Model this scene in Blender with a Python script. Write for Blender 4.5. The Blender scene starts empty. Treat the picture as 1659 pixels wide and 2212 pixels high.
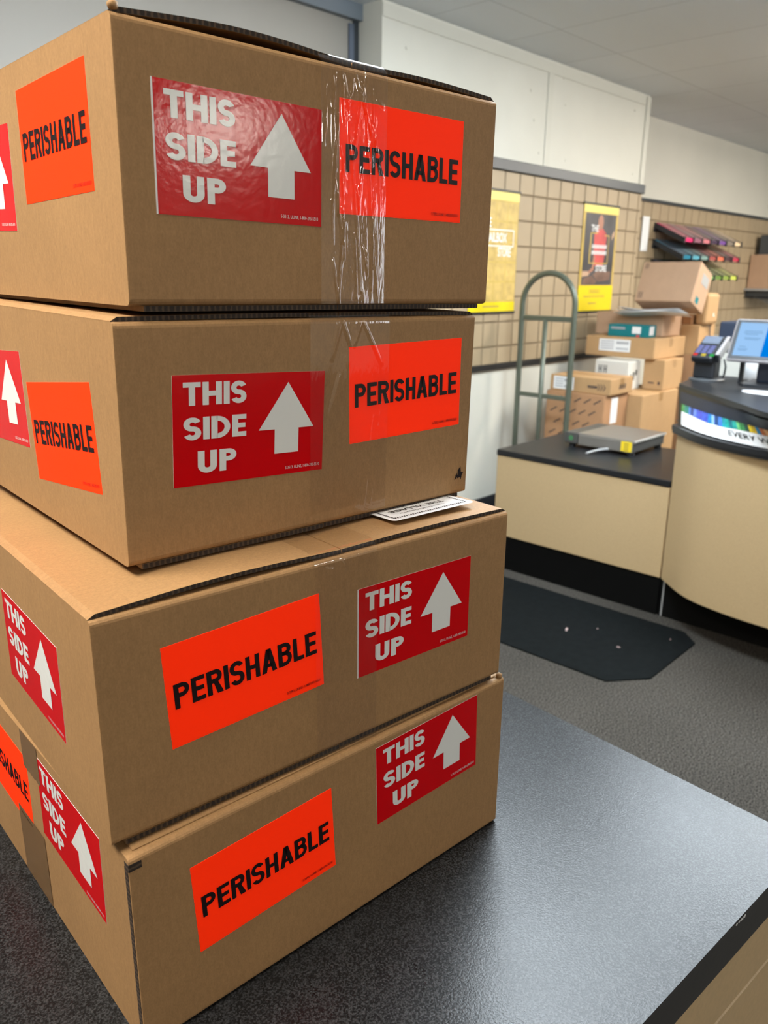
import bpy, bmesh, math, random
import numpy as np
from mathutils import Matrix, Vector

random.seed(7)
rng = np.random.default_rng(11)
SC = bpy.context.scene
COL = SC.collection
R = math.radians

# ------------------------------------------------------------------ camera
CAMZ = 1.447                      # camera height above the carpet, metres
cam_data = bpy.data.cameras.new('camera')
cam = bpy.data.objects.new('camera', cam_data)
COL.objects.link(cam)
right = Vector((0.6880, -0.7257, 0.0106)).normalized()
fwd = Vector((0.6975, 0.6571, -0.2857)).normalized()
right = (right - fwd * right.dot(fwd)).normalized()
up = right.cross(fwd)
cam.matrix_world = Matrix(((right.x, up.x, -fwd.x, 0), (right.y, up.y, -fwd.y, 0),
                           (right.z, up.z, -fwd.z, CAMZ), (0, 0, 0, 1)))
cam_data.sensor_fit = 'HORIZONTAL'
cam_data.sensor_width = 36
cam_data.lens = 36 * 1716.5 / 1659
cam_data.clip_start = 0.02
cam_data.dof.use_dof = True
cam_data.dof.focus_distance = 0.62
cam_data.dof.aperture_fstop = 16
SC.camera = cam

# ------------------------------------------------------------------ world, exposure
W = bpy.data.worlds.new('world'); SC.world = W
W.use_nodes = True
W.node_tree.nodes['Background'].inputs[0].default_value = (0.9, 0.95, 1.0, 1)
W.node_tree.nodes['Background'].inputs[1].default_value = 0.04
SC.view_settings.view_transform = 'Standard'
SC.view_settings.look = 'None'
SC.view_settings.gamma = 1.0
SC.view_settings.use_curve_mapping = False
SC.view_settings.exposure = 0.0
SC.cycles.use_denoising = True
SC.cycles.max_bounces = 8
SC.cycles.diffuse_bounces = 4
SC.cycles.transparent_max_bounces = 12
SC.cycles.sample_clamp_indirect = 6.0
CEIL = 2.670
# ceiling lights, some added unseen for brightness: x0, x1, y0, y1, strength, colour, label place
LAMP_WARM = (1.0, 0.93, 0.82)
LAMP_COOL = (0.82, 0.925, 1.0)
LAMPS = [(-0.90, -0.29, 0.10, 1.32, 41.0, LAMP_WARM, 'above the left end of the black counter'),
         (1.54, 2.15, 0.55, 1.77, 50.0, LAMP_COOL, 'above the carpet beyond the black counter'),
         (2.76, 3.37, 0.10, 1.32, 50.0, LAMP_COOL, 'above the curved register desk front'),
         (5.20, 5.81, 0.10, 1.32, 54.0, LAMP_WARM, 'above the floor behind the register desk'),
         (7.64, 8.25, 0.10, 1.32, 70.0, LAMP_WARM, 'over the far corner by the mailer rack'),  # unseen lamp added to lift the far walls
         (-0.90, -0.29, -2.34, -1.12, 9.0, LAMP_WARM, 'behind the camera on the left'),  # unseen lamp added as fill for the box fronts
         (3.10, 3.71, -2.34, -1.12, 9.0, LAMP_WARM, 'behind the camera on the right'),  # second unseen fill lamp added for the box fronts
         (3.10, 3.71, -6.80, -5.58, 75.0, LAMP_WARM, 'far behind the camera near the front wall'),
         (5.81, 6.42, -4.80, -3.58, 26.0, LAMP_WARM, 'far behind the camera on the right')]  # unseen lamp added so the tape creases glint


# ------------------------------------------------------------------ materials
def srgb(r, g, b):
    f = lambda c: (c / 255 / 12.92) if c / 255 <= 0.04045 else ((c / 255 + 0.055) / 1.055) ** 2.4
    return (f(r), f(g), f(b), 1)


def nodes_of(name):
    m = bpy.data.materials.new(name); m.use_nodes = True
    nt = m.node_tree
    return m, nt, nt.nodes['Principled BSDF']


def mat(name, col, rough=0.5, metal=0.0, spec=0.5, noise=0.0, nscale=60.0, stretch=(1, 1, 1), bump=0.0,
        bscale=200.0, bdist=0.001, coat=0.0, detail=3.0):
    m, nt, p = nodes_of(name)
    p.inputs['Base Color'].default_value = col
    p.inputs['Roughness'].default_value = rough
    p.inputs['Metallic'].default_value = metal
    p.inputs['Specular IOR Level'].default_value = spec
    p.inputs['Coat Weight'].default_value = coat
    p.inputs['Coat Roughness'].default_value = 0.08
    tc = nt.nodes.new('ShaderNodeTexCoord')
    mp = nt.nodes.new('ShaderNodeMapping'); mp.inputs['Scale'].default_value = stretch
    nt.links.new(tc.outputs['Object'], mp.inputs['Vector'])
    if noise > 0:
        n = nt.nodes.new('ShaderNodeTexNoise'); n.inputs['Scale'].default_value = nscale
        n.inputs['Detail'].default_value = detail
        nt.links.new(mp.outputs[0], n.inputs['Vector'])
        r = nt.nodes.new('ShaderNodeMapRange')
        r.inputs[1].default_value = 0.3; r.inputs[2].default_value = 0.7
        r.inputs[3].default_value = 1 - noise; r.inputs[4].default_value = 1 + noise
        nt.links.new(n.outputs[0], r.inputs[0])
        mx = nt.nodes.new('ShaderNodeVectorMath'); mx.operation = 'SCALE'
        mx.inputs[0].default_value = col[:3]
        nt.links.new(r.outputs[0], mx.inputs['Scale'])
        nt.links.new(mx.outputs[0], p.inputs['Base Color'])
    if bump > 0:
        n2 = nt.nodes.new('ShaderNodeTexNoise'); n2.inputs['Scale'].default_value = bscale
        n2.inputs['Detail'].default_value = 2.0
        nt.links.new(mp.outputs[0], n2.inputs['Vector'])
        b = nt.nodes.new('ShaderNodeBump'); b.inputs['Strength'].default_value = bump
        b.inputs['Distance'].default_value = bdist
        nt.links.new(n2.outputs[0], b.inputs['Height'])
        nt.links.new(b.outputs[0], p.inputs['Normal'])
    return m


def kraft(name, col, amount=0.16):
    """corrugated board: vertical fibres, soft blotches, faint flutes"""
    m, nt, p = nodes_of(name)
    p.inputs['Roughness'].default_value = 0.62
    p.inputs['Specular IOR Level'].default_value = 0.22
    tc = nt.nodes.new('ShaderNodeTexCoord')
    out = None
    for sc, st, w in ((300, (1, 1, 0.40), amount * 0.55), (16, (1, 1, 0.8), amount * 0.35), (800, (1, 1, 0.6), amount * 0.6)):
        mp = nt.nodes.new('ShaderNodeMapping'); mp.inputs['Scale'].default_value = st
        nt.links.new(tc.outputs['Object'], mp.inputs['Vector'])
        n = nt.nodes.new('ShaderNodeTexNoise'); n.inputs['Scale'].default_value = sc
        n.inputs['Detail'].default_value = 3
        nt.links.new(mp.outputs[0], n.inputs['Vector'])
        r = nt.nodes.new('ShaderNodeMapRange')
        r.inputs[1].default_value = 0.28; r.inputs[2].default_value = 0.72
        r.inputs[3].default_value = 1 - w; r.inputs[4].default_value = 1 + w
        nt.links.new(n.outputs[0], r.inputs[0])
        if out is None:
            out = r.outputs[0]
        else:
            mm = nt.nodes.new('ShaderNodeMath'); mm.operation = 'MULTIPLY'
            nt.links.new(out, mm.inputs[0]); nt.links.new(r.outputs[0], mm.inputs[1]); out = mm.outputs[0]
    mx = nt.nodes.new('ShaderNodeVectorMath'); mx.operation = 'SCALE'
    mx.inputs[0].default_value = col[:3]
    nt.links.new(out, mx.inputs['Scale'])
    nt.links.new(mx.outputs[0], p.inputs['Base Color'])
    return m


def flute(name, axis):
    """the raw cut edge of corrugated board: dark hollows between pale flutes"""
    m, nt, p = nodes_of(name)
    tc = nt.nodes.new('ShaderNodeTexCoord')
    w = nt.nodes.new('ShaderNodeTexWave'); w.bands_direction = axis
    w.inputs['Scale'].default_value = 75; w.inputs['Distortion'].default_value = 1.6
    w.inputs['Detail'].default_value = 2; w.inputs['Detail Scale'].default_value = 4
    nt.links.new(tc.outputs['Object'], w.inputs['Vector'])
    c = nt.nodes.new('ShaderNodeValToRGB')
    c.color_ramp.elements[0].position = 0.45; c.color_ramp.elements[0].color = (0.016, 0.009, 0.005, 1)  # hollow shade painted as near black
    c.color_ramp.elements[1].position = 0.95; c.color_ramp.elements[1].color = (0.075, 0.043, 0.024, 1)
    nt.links.new(w.outputs[0], c.inputs[0]); nt.links.new(c.outputs[0], p.inputs['Base Color'])
    p.inputs['Roughness'].default_value = 0.8
    return m


def clear_film(name, tint, base, rough, bump=0.0, scale=(300, 300, 30)):
    m = bpy.data.materials.new(name); m.use_nodes = True
    nt = m.node_tree; nt.nodes.clear()
    o = nt.nodes.new('ShaderNodeOutputMaterial')
    tr = nt.nodes.new('ShaderNodeBsdfTransparent'); tr.inputs[0].default_value = tint
    gl = nt.nodes.new('ShaderNodeBsdfGlossy'); gl.inputs['Roughness'].default_value = rough
    gl.inputs[0].default_value = (1, 1, 1, 1)
    fr = nt.nodes.new('ShaderNodeFresnel'); fr.inputs[0].default_value = 1.5
    mx = nt.nodes.new('ShaderNodeMixShader')
    ad = nt.nodes.new('ShaderNodeMath'); ad.operation = 'ADD'; ad.inputs[1].default_value = base; ad.use_clamp = True
    cp = nt.nodes.new('ShaderNodeMath'); cp.operation = 'MINIMUM'; cp.inputs[1].default_value = 0.12
    nt.links.new(fr.outputs[0], cp.inputs[0]); nt.links.new(cp.outputs[0], ad.inputs[0]); nt.links.new(ad.outputs[0], mx.inputs[0])
    nt.links.new(tr.outputs[0], mx.inputs[1]); nt.links.new(gl.outputs[0], mx.inputs[2])
    nt.links.new(mx.outputs[0], o.inputs[0])
    if bump:
        tc = nt.nodes.new('ShaderNodeTexCoord'); mp = nt.nodes.new('ShaderNodeMapping')
        mp.inputs['Scale'].default_value = scale
        n = nt.nodes.new('ShaderNodeTexNoise'); n.inputs['Scale'].default_value = 1.0
        b = nt.nodes.new('ShaderNodeBump'); b.inputs['Strength'].default_value = bump; b.inputs['Distance'].default_value = 0.001
        nt.links.new(tc.outputs['Object'], mp.inputs[0]); nt.links.new(mp.outputs[0], n.inputs['Vector'])
        nt.links.new(n.outputs[0], b.inputs['Height']); nt.links.new(b.outputs[0], gl.inputs['Normal'])
        nt.links.new(b.outputs[0], fr.inputs['Normal'])
    return m


def emit(name, col, s):
    m = bpy.data.materials.new(name); m.use_nodes = True
    nt = m.node_tree; nt.nodes.clear()
    o = nt.nodes.new('ShaderNodeOutputMaterial'); e = nt.nodes.new('ShaderNodeEmission')
    e.inputs[0].default_value = (*col[:3], 1); e.inputs[1].default_value = s
    nt.links.new(e.outputs[0], o.inputs[0])
    return m


M = {}
M['kraft'] = kraft('kraft_board', (0.315, 0.181, 0.080, 1))
M['kraft_b'] = kraft('kraft_board_tan', (0.43, 0.265, 0.130, 1), 0.10)
M['kraft_c'] = kraft('kraft_board_red_brown', (0.40, 0.22, 0.115, 1), 0.10)
M['kraft_d'] = kraft('kraft_board_rose', (0.42, 0.27, 0.175, 1), 0.10)
M['flute_x'] = flute('flute_edge_x', 'X')
M['flute_y'] = flute('flute_edge_y', 'Y')
M['flute_z'] = flute('flute_edge_z', 'Z')
M['orange'] = mat('fluorescent_orange', (1.65, 0.045, 0.003, 1), 0.6, spec=0.12)   # fluorescent stock: radiance factor above one
M['black_ink'] = mat('black_ink', (0.010, 0.004, 0.005, 1), 0.55, spec=0.2)
M['red'] = mat('gloss_red', (0.58, 0.001, 0.004, 1), 0.14, spec=0.20, bump=0.16, bscale=150, bdist=0.0008)
M['white_ink'] = mat('white_ink', (0.74, 0.76, 0.75, 1), 0.18, spec=0.28, bump=0.16, bscale=150, bdist=0.0008)
M['paper'] = mat('white_paper', (0.78, 0.79, 0.80, 1), 0.45)
M['tape'] = clear_film('clear_tape', (0.985, 0.975, 0.96, 1), 0.02, 0.05, bump=0.13, scale=(260, 260, 60))
M['tape_tan'] = mat('tan_tape', srgb(120, 92, 62), 0.22, noise=0.10, nscale=40, stretch=(1, 1, 6))
M['wall'] = mat('cream_wall', (0.61, 0.595, 0.525, 1), 0.6, noise=0.03, nscale=3, bump=0.04, bscale=300)
M['wall_far'] = mat('cream_wall_far', (0.60, 0.58, 0.51, 1), 0.6, noise=0.03, nscale=2)
M['batten'] = mat('batten_cream', (0.57, 0.555, 0.485, 1), 0.5)
M['door_grey'] = mat('warm_grey_door', (0.31, 0.285, 0.25, 1), 0.55, noise=0.04, nscale=2)
M['frame_grey'] = mat('blue_grey_frame', (0.16, 0.185, 0.215, 1), 0.45)
M['tile'] = mat('tan_slat_tile', (0.355, 0.270, 0.168, 1), 0.5, noise=0.05, nscale=4)
M['groove'] = mat('brown_groove', (0.20, 0.145, 0.085, 1), 0.7)
M['rail'] = mat('dark_rail', (0.030, 0.036, 0.044, 1), 0.4)
M['black_rail'] = mat('black_rail', (0.012, 0.012, 0.012, 1), 0.45)
M['laminate'] = mat('tan_laminate', (0.50, 0.362, 0.198, 1), 0.5, noise=0.05, nscale=180, bump=0.08, bscale=500)
M['black_edge'] = mat('black_edge', (0.010, 0.011, 0.013, 1), 0.35, bump=0.08, bscale=120)
M['kick'] = mat('black_kick', (0.002, 0.002, 0.002, 1), 0.6, spec=0.15)
M['metal_green'] = mat('grey_green_tube', (0.095, 0.108, 0.082, 1), 0.38, metal=0.25)
M['steel'] = mat('brushed_steel', (0.42, 0.40, 0.37, 1), 0.38, metal=0.85, noise=0.05, nscale=80, stretch=(1, 14, 1))
M['steel_light'] = mat('bright_steel_lip', (0.8, 0.78, 0.75, 1), 0.3, metal=0.6)
M['dark_steel'] = mat('dark_steel', (0.10, 0.10, 0.095, 1), 0.42, metal=0.5)
M['black_plastic'] = mat('black_plastic', (0.012, 0.014, 0.018, 1), 0.42)
M['dark_plastic'] = mat('dark_grey_plastic', (0.05, 0.055, 0.06, 1), 0.4)
M['grey_plastic'] = mat('grey_plastic', (0.33, 0.33, 0.33, 1), 0.4)
M['silver'] = mat('silver_bezel', (0.52, 0.50, 0.53, 1), 0.3, metal=0.5)
M['light_grey'] = mat('light_grey_cabinet', (0.52, 0.52, 0.48, 1), 0.5)
M['pale_grey'] = mat('pale_grey_cabinet', (0.63, 0.63, 0.59, 1), 0.5)
M['navy'] = mat('navy_plastic', (0.018, 0.028, 0.055, 1), 0.5)
M['slate'] = mat('slate_blue', (0.10, 0.12, 0.16, 1), 0.5)
M['yellow'] = mat('poster_yellow', (0.74, 0.57, 0.0, 1), 0.4)
M['pale_yellow'] = mat('poster_pale_yellow', (0.76, 0.62, 0.15, 1), 0.4)
M['gold'] = mat('poster_gold', (0.50, 0.35, 0.08, 1), 0.5, noise=0.15, nscale=14)
M['gold_dark'] = mat('poster_gold_dark', (0.42, 0.28, 0.06, 1), 0.5)
M['photo_dark'] = mat('poster_dark', (0.052, 0.048, 0.052, 1), 0.4, noise=0.5, nscale=5)
M['photo_red'] = mat('poster_red', (0.52, 0.07, 0.07, 1), 0.4, noise=0.25, nscale=12)
M['photo_skin'] = mat('poster_skin', (0.38, 0.17, 0.11, 1), 0.4)
M['photo_brown'] = mat('poster_brown', (0.15, 0.085, 0.062, 1), 0.4, noise=0.4, nscale=10)
M['photo_pale'] = mat('poster_pale', (0.50, 0.33, 0.22, 1), 0.4)
M['teal'] = mat('teal_carton', (0.0, 0.165, 0.19, 1), 0.4)
M['green'] = mat('green_mark', (0.05, 0.30, 0.09, 1), 0.5)
M['warn_yellow'] = mat('warning_yellow', (0.78, 0.57, 0.02, 1), 0.4)
M['black_print'] = mat('faded_black_print', (0.09, 0.06, 0.045, 1), 0.6)
M['grey_print'] = mat('grey_print', (0.30, 0.31, 0.34, 1), 0.6)
M['mat_rubber'] = mat('black_mat', (0.0045, 0.0055, 0.0058, 1), 0.85, spec=0.08, noise=0.25, nscale=30, bump=0.2, bscale=300)
M['base'] = mat('black_cove_base', (0.02, 0.022, 0.026, 1), 0.5)
M['scrap_pale'] = mat('pale_scrap', (0.62, 0.58, 0.55, 1), 0.6)
M['scrap_pink'] = mat('pink_scrap', (0.36, 0.26, 0.25, 1), 0.6)


def carpet_material():
    m, nt, p = nodes_of('charcoal_carpet')
    p.inputs['Roughness'].default_value = 0.95
    p.inputs['Specular IOR Level'].default_value = 0.1
    tc = nt.nodes.new('ShaderNodeTexCoord')
    n = nt.nodes.new('ShaderNodeTexNoise'); n.inputs['Scale'].default_value = 190; n.inputs['Detail'].default_value = 4
    n2 = nt.nodes.new('ShaderNodeTexNoise'); n2.inputs['Scale'].default_value = 2.2
    nt.links.new(tc.outputs['Object'], n.inputs[0]); nt.links.new(tc.outputs['Object'], n2.inputs[0])
    c = nt.nodes.new('ShaderNodeValToRGB')
    e = c.color_ramp.elements
    e[0].position = 0.36; e[0].color = (0.007, 0.0063, 0.0055, 1)
    e[1].position = 0.66; e[1].color = (0.098, 0.087, 0.074, 1)
    nt.links.new(n.outputs[0], c.inputs[0])
    r = nt.nodes.new('ShaderNodeMapRange'); r.inputs[3].default_value = 0.75; r.inputs[4].default_value = 1.25
    nt.links.new(n2.outputs[0], r.inputs[0])
    s = nt.nodes.new('ShaderNodeVectorMath'); s.operation = 'SCALE'
    nt.links.new(c.outputs[0], s.inputs[0]); nt.links.new(r.outputs[0], s.inputs['Scale'])
    nt.links.new(s.outputs[0], p.inputs['Base Color'])
    b = nt.nodes.new('ShaderNodeBump'); b.inputs['Strength'].default_value = 0.7; b.inputs['Distance'].default_value = 0.004
    nt.links.new(n.outputs[0], b.inputs['Height']); nt.links.new(b.outputs[0], p.inputs['Normal'])
    return m


def countertop_material():
    """matt black laminate with an orange-peel grain, pale scuffs"""
    m, nt, p = nodes_of('black_counter_laminate')
    p.inputs['Roughness'].default_value = 0.36
    p.inputs['Specular IOR Level'].default_value = 0.20
    tc = nt.nodes.new('ShaderNodeTexCoord')
    n = nt.nodes.new('ShaderNodeTexNoise'); n.inputs['Scale'].default_value = 620; n.inputs['Detail'].default_value = 2
    nt.links.new(tc.outputs['Object'], n.inputs[0])
    c = nt.nodes.new('ShaderNodeValToRGB'); e = c.color_ramp.elements
    e[0].position = 0.42; e[0].color = (0.006, 0.0062, 0.0066, 1)
    e[1].position = 0.75; e[1].color = (0.050, 0.052, 0.055, 1)
    nt.links.new(n.outputs[0], c.inputs[0]); nt.links.new(c.outputs[0], p.inputs['Base Color'])
    n3 = nt.nodes.new('ShaderNodeTexNoise'); n3.inputs['Scale'].default_value = 7; n3.inputs['Detail'].default_value = 5
    nt.links.new(tc.outputs['Object'], n3.inputs[0])
    r = nt.nodes.new('ShaderNodeMapRange'); r.inputs[1].default_value = 0.3; r.inputs[2].default_value = 0.7
    r.inputs[3].default_value = 0.27; r.inputs[4].default_value = 0.31
    nt.links.new(n3.outputs[0], r.inputs[0]); nt.links.new(r.outputs[0], p.inputs['Roughness'])
    b = nt.nodes.new('ShaderNodeBump'); b.inputs['Strength'].default_value = 0.28; b.inputs['Distance'].default_value = 0.0006
    nt.links.new(n.outputs[0], b.inputs['Height']); nt.links.new(b.outputs[0], p.inputs['Normal'])
    return m


def ceiling_material():
    """lay-in ceiling tiles: thin seams on a 0.61 x 1.22 m grid, slightly different greys"""
    m, nt, p = nodes_of('ceiling_tile')
    p.inputs['Roughness'].default_value = 0.8
    tc = nt.nodes.new('ShaderNodeTexCoord')
    mp = nt.nodes.new('ShaderNodeMapping'); mp.inputs['Location'].default_value = (-0.32, -0.10, 0)
    br = nt.nodes.new('ShaderNodeTexBrick'); br.offset = 0.0; br.squash = 1.0
    br.inputs['Scale'].default_value = 1.0; br.inputs['Brick Width'].default_value = 0.61
    br.inputs['Row Height'].default_value = 1.22; br.inputs['Mortar Size'].default_value = 0.004
    br.inputs['Mortar Smooth'].default_value = 0.3
    br.inputs['Color1'].default_value = (0.75, 0.79, 0.83, 1); br.inputs['Color2'].default_value = (0.78, 0.82, 0.86, 1)
    br.inputs['Mortar'].default_value = (0.58, 0.61, 0.64, 1)
    nt.links.new(tc.outputs['Object'], mp.inputs[0]); nt.links.new(mp.outputs[0], br.inputs[0])
    nt.links.new(br.outputs[0], p.inputs['Base Color'])
    return m


M['carpet'] = carpet_material()
M['counter'] = countertop_material()
M['ceiling'] = ceiling_material()


# ------------------------------------------------------------------ mesh helpers
class MB:
    """collects faces for one mesh object; several material slots"""
    def __init__(self):
        self.v = []; self.f = []; self.mi = []; self.uv = None

    def poly(self, pts, mi=0):
        b = len(self.v); self.v += [tuple(p) for p in pts]
        self.f.append(tuple(range(b, b + len(pts)))); self.mi.append(mi)

    def bm(self, bm, mi=0, mat4=None):
        b = len(self.v); bm.verts.ensure_lookup_table(); bm.verts.index_update()
        for v in bm.verts:
            co = mat4 @ v.co if mat4 is not None else v.co
            self.v.append(tuple(co))
        for f in bm.faces:
            self.f.append(tuple(b + v.index for v in f.verts)); self.mi.append(mi)
        bm.free()

    def box(self, x0, x1, y0, y1, z0, z1, bev=0.0, seg=2, mi=0, mat4=None):
        bm = bmesh.new(); bmesh.ops.create_cube(bm, size=1)
        for v in bm.verts:
            v.co = Vector(((x0 + x1) / 2 + v.co.x * (x1 - x0), (y0 + y1) / 2 + v.co.y * (y1 - y0), (z0 + z1) / 2 + v.co.z * (z1 - z0)))
        if bev > 0:
            bmesh.ops.bevel(bm, geom=list(bm.edges), offset=bev, segments=seg, affect='EDGES', profile=0.5)
        self.bm(bm, mi, mat4)

    def prism(self, pts, z0, z1, mi=0, mi_side=None):
        """pts counter-clockwise in xy, extruded in z"""
        n = len(pts); s = mi if mi_side is None else mi_side
        self.poly([(x, y, z1) for x, y in pts], mi)
        self.poly([(x, y, z0) for x, y in reversed(pts)], s)
        for i in range(n):
            a, b = pts[i], pts[(i + 1) % n]
            self.poly([(a[0], a[1], z0), (b[0], b[1], z0), (b[0], b[1], z1), (a[0], a[1], z1)], s)

    def tube(self, path, r, seg=12, mi=0, close=False):
        path = [Vector(p) for p in path]; n = len(path)
        b0 = len(self.v); prev = None
        for i, p in enumerate(path):
            t = (path[min(i + 1, n - 1)] - path[max(i - 1, 0)]).normalized()
            if prev is None:
                a = Vector((0, 0, 1)) if abs(t.z) < 0.9 else Vector((1, 0, 0))
                prev = (a - t * a.dot(t)).normalized()
            else:
                prev = (prev - t * prev.dot(t)).normalized()
            q = t.cross(prev)
            for k in range(seg):
                an = 2 * math.pi * k / seg
                self.v.append(tuple(p + (prev * math.cos(an) + q * math.sin(an)) * r))
        for i in range(n - 1):
            for k in range(seg):
                a = b0 + i * seg + k; c = b0 + i * seg + (k + 1) % seg
                self.f.append((a, c, c + seg, a + seg)); self.mi.append(mi)
        self.f.append(tuple(b0 + k for k in reversed(range(seg)))); self.mi.append(mi)
        self.f.append(tuple(b0 + (n - 1) * seg + k for k in range(seg))); self.mi.append(mi)

    def lathe(self, prof, cx, cy, seg=24, mi=0):
        b0 = len(self.v)
        for r, z in prof:
            for k in range(seg):
                a = 2 * math.pi * k / seg
                self.v.append((cx + r * math.cos(a), cy + r * math.sin(a), z))
        for i in range(len(prof) - 1):
            for k in range(seg):
                a = b0 + i * seg + k; c = b0 + i * seg + (k + 1) % seg
                self.f.append((a, c, c + seg, a + seg)); self.mi.append(mi)
        self.f.append(tuple(b0 + k for k in reversed(range(seg)))); self.mi.append(mi)
        self.f.append(tuple(b0 + (len(prof) - 1) * seg + k for k in range(seg))); self.mi.append(mi)

    def build(self, name, mats, parent=None, smooth=False):
        me = bpy.data.meshes.new(name)
        me.from_pydata(self.v, [], self.f)
        if not isinstance(mats, (list, tuple)): mats = [mats]
        for m in mats: me.materials.append(m)
        me.polygons.foreach_set('material_index', self.mi)
        if smooth: me.polygons.foreach_set('use_smooth', [True] * len(self.f))
        me.update()
        o = bpy.data.objects.new(name, me); COL.objects.link(o)
        if parent is not None: o.parent = parent
        return o


def tag(o, label=None, cat=None, group=None, kind=None):
    if label: o['label'] = label
    if cat: o['category'] = cat
    if group: o['group'] = group
    if kind: o['kind'] = kind
    return o


def thing(name, label, cat, loc=(0, 0, 0), rz=0.0, group=None, mtx=None):
    o = bpy.data.objects.new(name, None); COL.objects.link(o)
    o.empty_display_size = 0.05
    if mtx is not None: o.matrix_world = mtx
    else:
        o.location = loc; o.rotation_euler = (0, 0, rz)
    return tag(o, label, cat, group)


def struct(mb, name, mats, parent=None, smooth=False):
    o = mb.build(name, mats, parent, smooth)
    o['kind'] = 'structure'
    return o


# ------------------------------------------------------------------ lettering
def arc(cx, cy, rx, ry, a0, a1, t, n=18):
    q = []
    for i in range(n):
        b0 = R(a0 + (a1 - a0) * i / n); b1 = R(a0 + (a1 - a0) * (i + 1) / n)
        o = lambda b, k: (cx + (rx - k) * math.cos(b), cy + (ry - k) * math.sin(b))
        q.append([o(b0, 0), o(b1, 0), o(b1, t), o(b0, t)])
    return q


def rect(x0, y0, x1, y1): return [(x0, y0), (x1, y0), (x1, y1), (x0, y1)]


def glyph(ch, w, t):
    th = t * 0.92
    if ch == 'I': return [rect(0, 0, t, 1)]
    if ch == 'T': return [rect(0, 1 - th, w, 1), rect(w / 2 - t / 2, 0, w / 2 + t / 2, 1 - th)]
    if ch == 'H': return [rect(0, 0, t, 1), rect(w - t, 0, w, 1), rect(t, .5 - th / 2, w - t, .5 + th / 2)]
    if ch == 'L': return [rect(0, 0, t, 1), rect(t, 0, w, th)]
    if ch == 'E': return [rect(0, 0, t, 1), rect(t, 0, w, th), rect(t, 1 - th, w, 1), rect(t, .51 - th / 2, w * .93, .51 + th / 2)]
    if ch == 'A':
        return [[(0, 0), (t * 1.08, 0), (w / 2 + t * .56, 1), (w / 2 - t * .56, 1)], [(w - t * 1.08, 0), (w, 0), (w / 2 + t * .56, 1), (w / 2 - t * .56, 1)],
                rect(w * .24, .22, w * .76, .22 + th * .9)]
    if ch in 'PR':
        h = .56 if ch == 'P' else .54; r = h / 2; rx = min(r, w - t)
        q = [rect(0, 0, t, 1), rect(t, 1 - th, w - rx, 1), rect(t, 1 - h, w - rx, 1 - h + th)]
        q += arc(w - rx, 1 - r, rx, r, -90, 90, th)
        if ch == 'R': q.append([(w * .98 - t * 1.1, 0), (w * 1.04, 0), (w * .72, .50), (w * .72 - t * .95, .50)])
        return q
    if ch == 'B':
        q = [rect(0, 0, t, 1)]
        for y0, y1, ww in ((.46, 1, w * .95), (0, .46 + th, w)):
            r = (y1 - y0) / 2; rx = min(r, ww - t)
            q += [rect(t, y1 - th, ww - rx, y1), rect(t, y0, ww - rx, y0 + th)] + arc(ww - rx, (y0 + y1) / 2, rx, r, -90, 90, th)
        return q
    if ch == 'D':
        rx = min(.5, w - t * .6)
        return [rect(0, 0, t, 1), rect(t, 1 - th, w - rx, 1), rect(t, 0, w - rx, th)] + arc(w - rx, .5, rx, .5, -90, 90, th)
    if ch == 'U':
        r = w / 2
        return [rect(0, r, t, 1), rect(w - t, r, w, 1)] + arc(r, r, r, r, 180, 360, t)
    if ch == 'S':
        r = (1 + th) / 4; rx = w / 2
        return arc(rx, 1 - r, rx, r, 22, 270, th, 26) + arc(rx, r, rx, r, -158, 90, th, 26)
    return []


FUT = dict(T=.66, H=.74, I=.22, S=.62, D=.70, E=.54, U=.66, P=.60)
HEL = dict(P=.60, E=.54, R=.62, I=.17, S=.60, H=.60, A=.68, B=.62, L=.50)


def word(txt, widths, t, gap, x0, x1, y0, h):
    """polygons of a word fitted between x0 and x1, baseline y0, cap height h"""
    tot = sum(widths[c] for c in txt) + gap * (len(txt) - 1)
    sx = (x1 - x0) / tot; x = x0; out = []
    for c in txt:
        for q in glyph(c, widths[c], t):
            out.append([(x + px * sx, y0 + py * h) for px, py in q])
        x += (widths[c] + gap) * sx
    return out


_font_cache = {}


def font_mesh(txt, offset=0.0):
    """vertices, faces of a line of small print in Blender's own built-in face, height 1, starting at x=0"""
    key = (txt, offset)
    if key not in _font_cache:
        cu = bpy.data.curves.new('small_print', 'FONT'); cu.body = txt; cu.size = 1.0; cu.offset = offset
        cu.resolution_u = 3
        o = bpy.data.objects.new('small_print', cu); COL.objects.link(o)
        dg = bpy.context.evaluated_depsgraph_get(); dg.update()
        me = o.evaluated_get(dg).to_mesh()
        vs = [tuple(v.co) for v in me.vertices]; fs = [tuple(p.vertices) for p in me.polygons]
        o.evaluated_get(dg).to_mesh_clear()
        bpy.data.objects.remove(o); bpy.data.curves.remove(cu)
        _font_cache[key] = (vs, fs)
    return _font_cache[key]


def print_text(mb, txt, x0, x1, y0, h, place, offset=0.0, mi=0):
    """fit the line between x0..x1, cap height h; place(u, v) -> 3D"""
    vs, fs = font_mesh(txt, offset)
    w0 = min(v[0] for v in vs); w1 = max(v[0] for v in vs); hh = 0.73
    b = len(mb.v)
    for v in vs: mb.v.append(tuple(place(x0 + (v[0] - w0) / (w1 - w0) * (x1 - x0), y0 + v[1] / hh * h)))
    for f in fs: mb.f.append(tuple(b + i for i in f)); mb.mi.append(mi)


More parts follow.
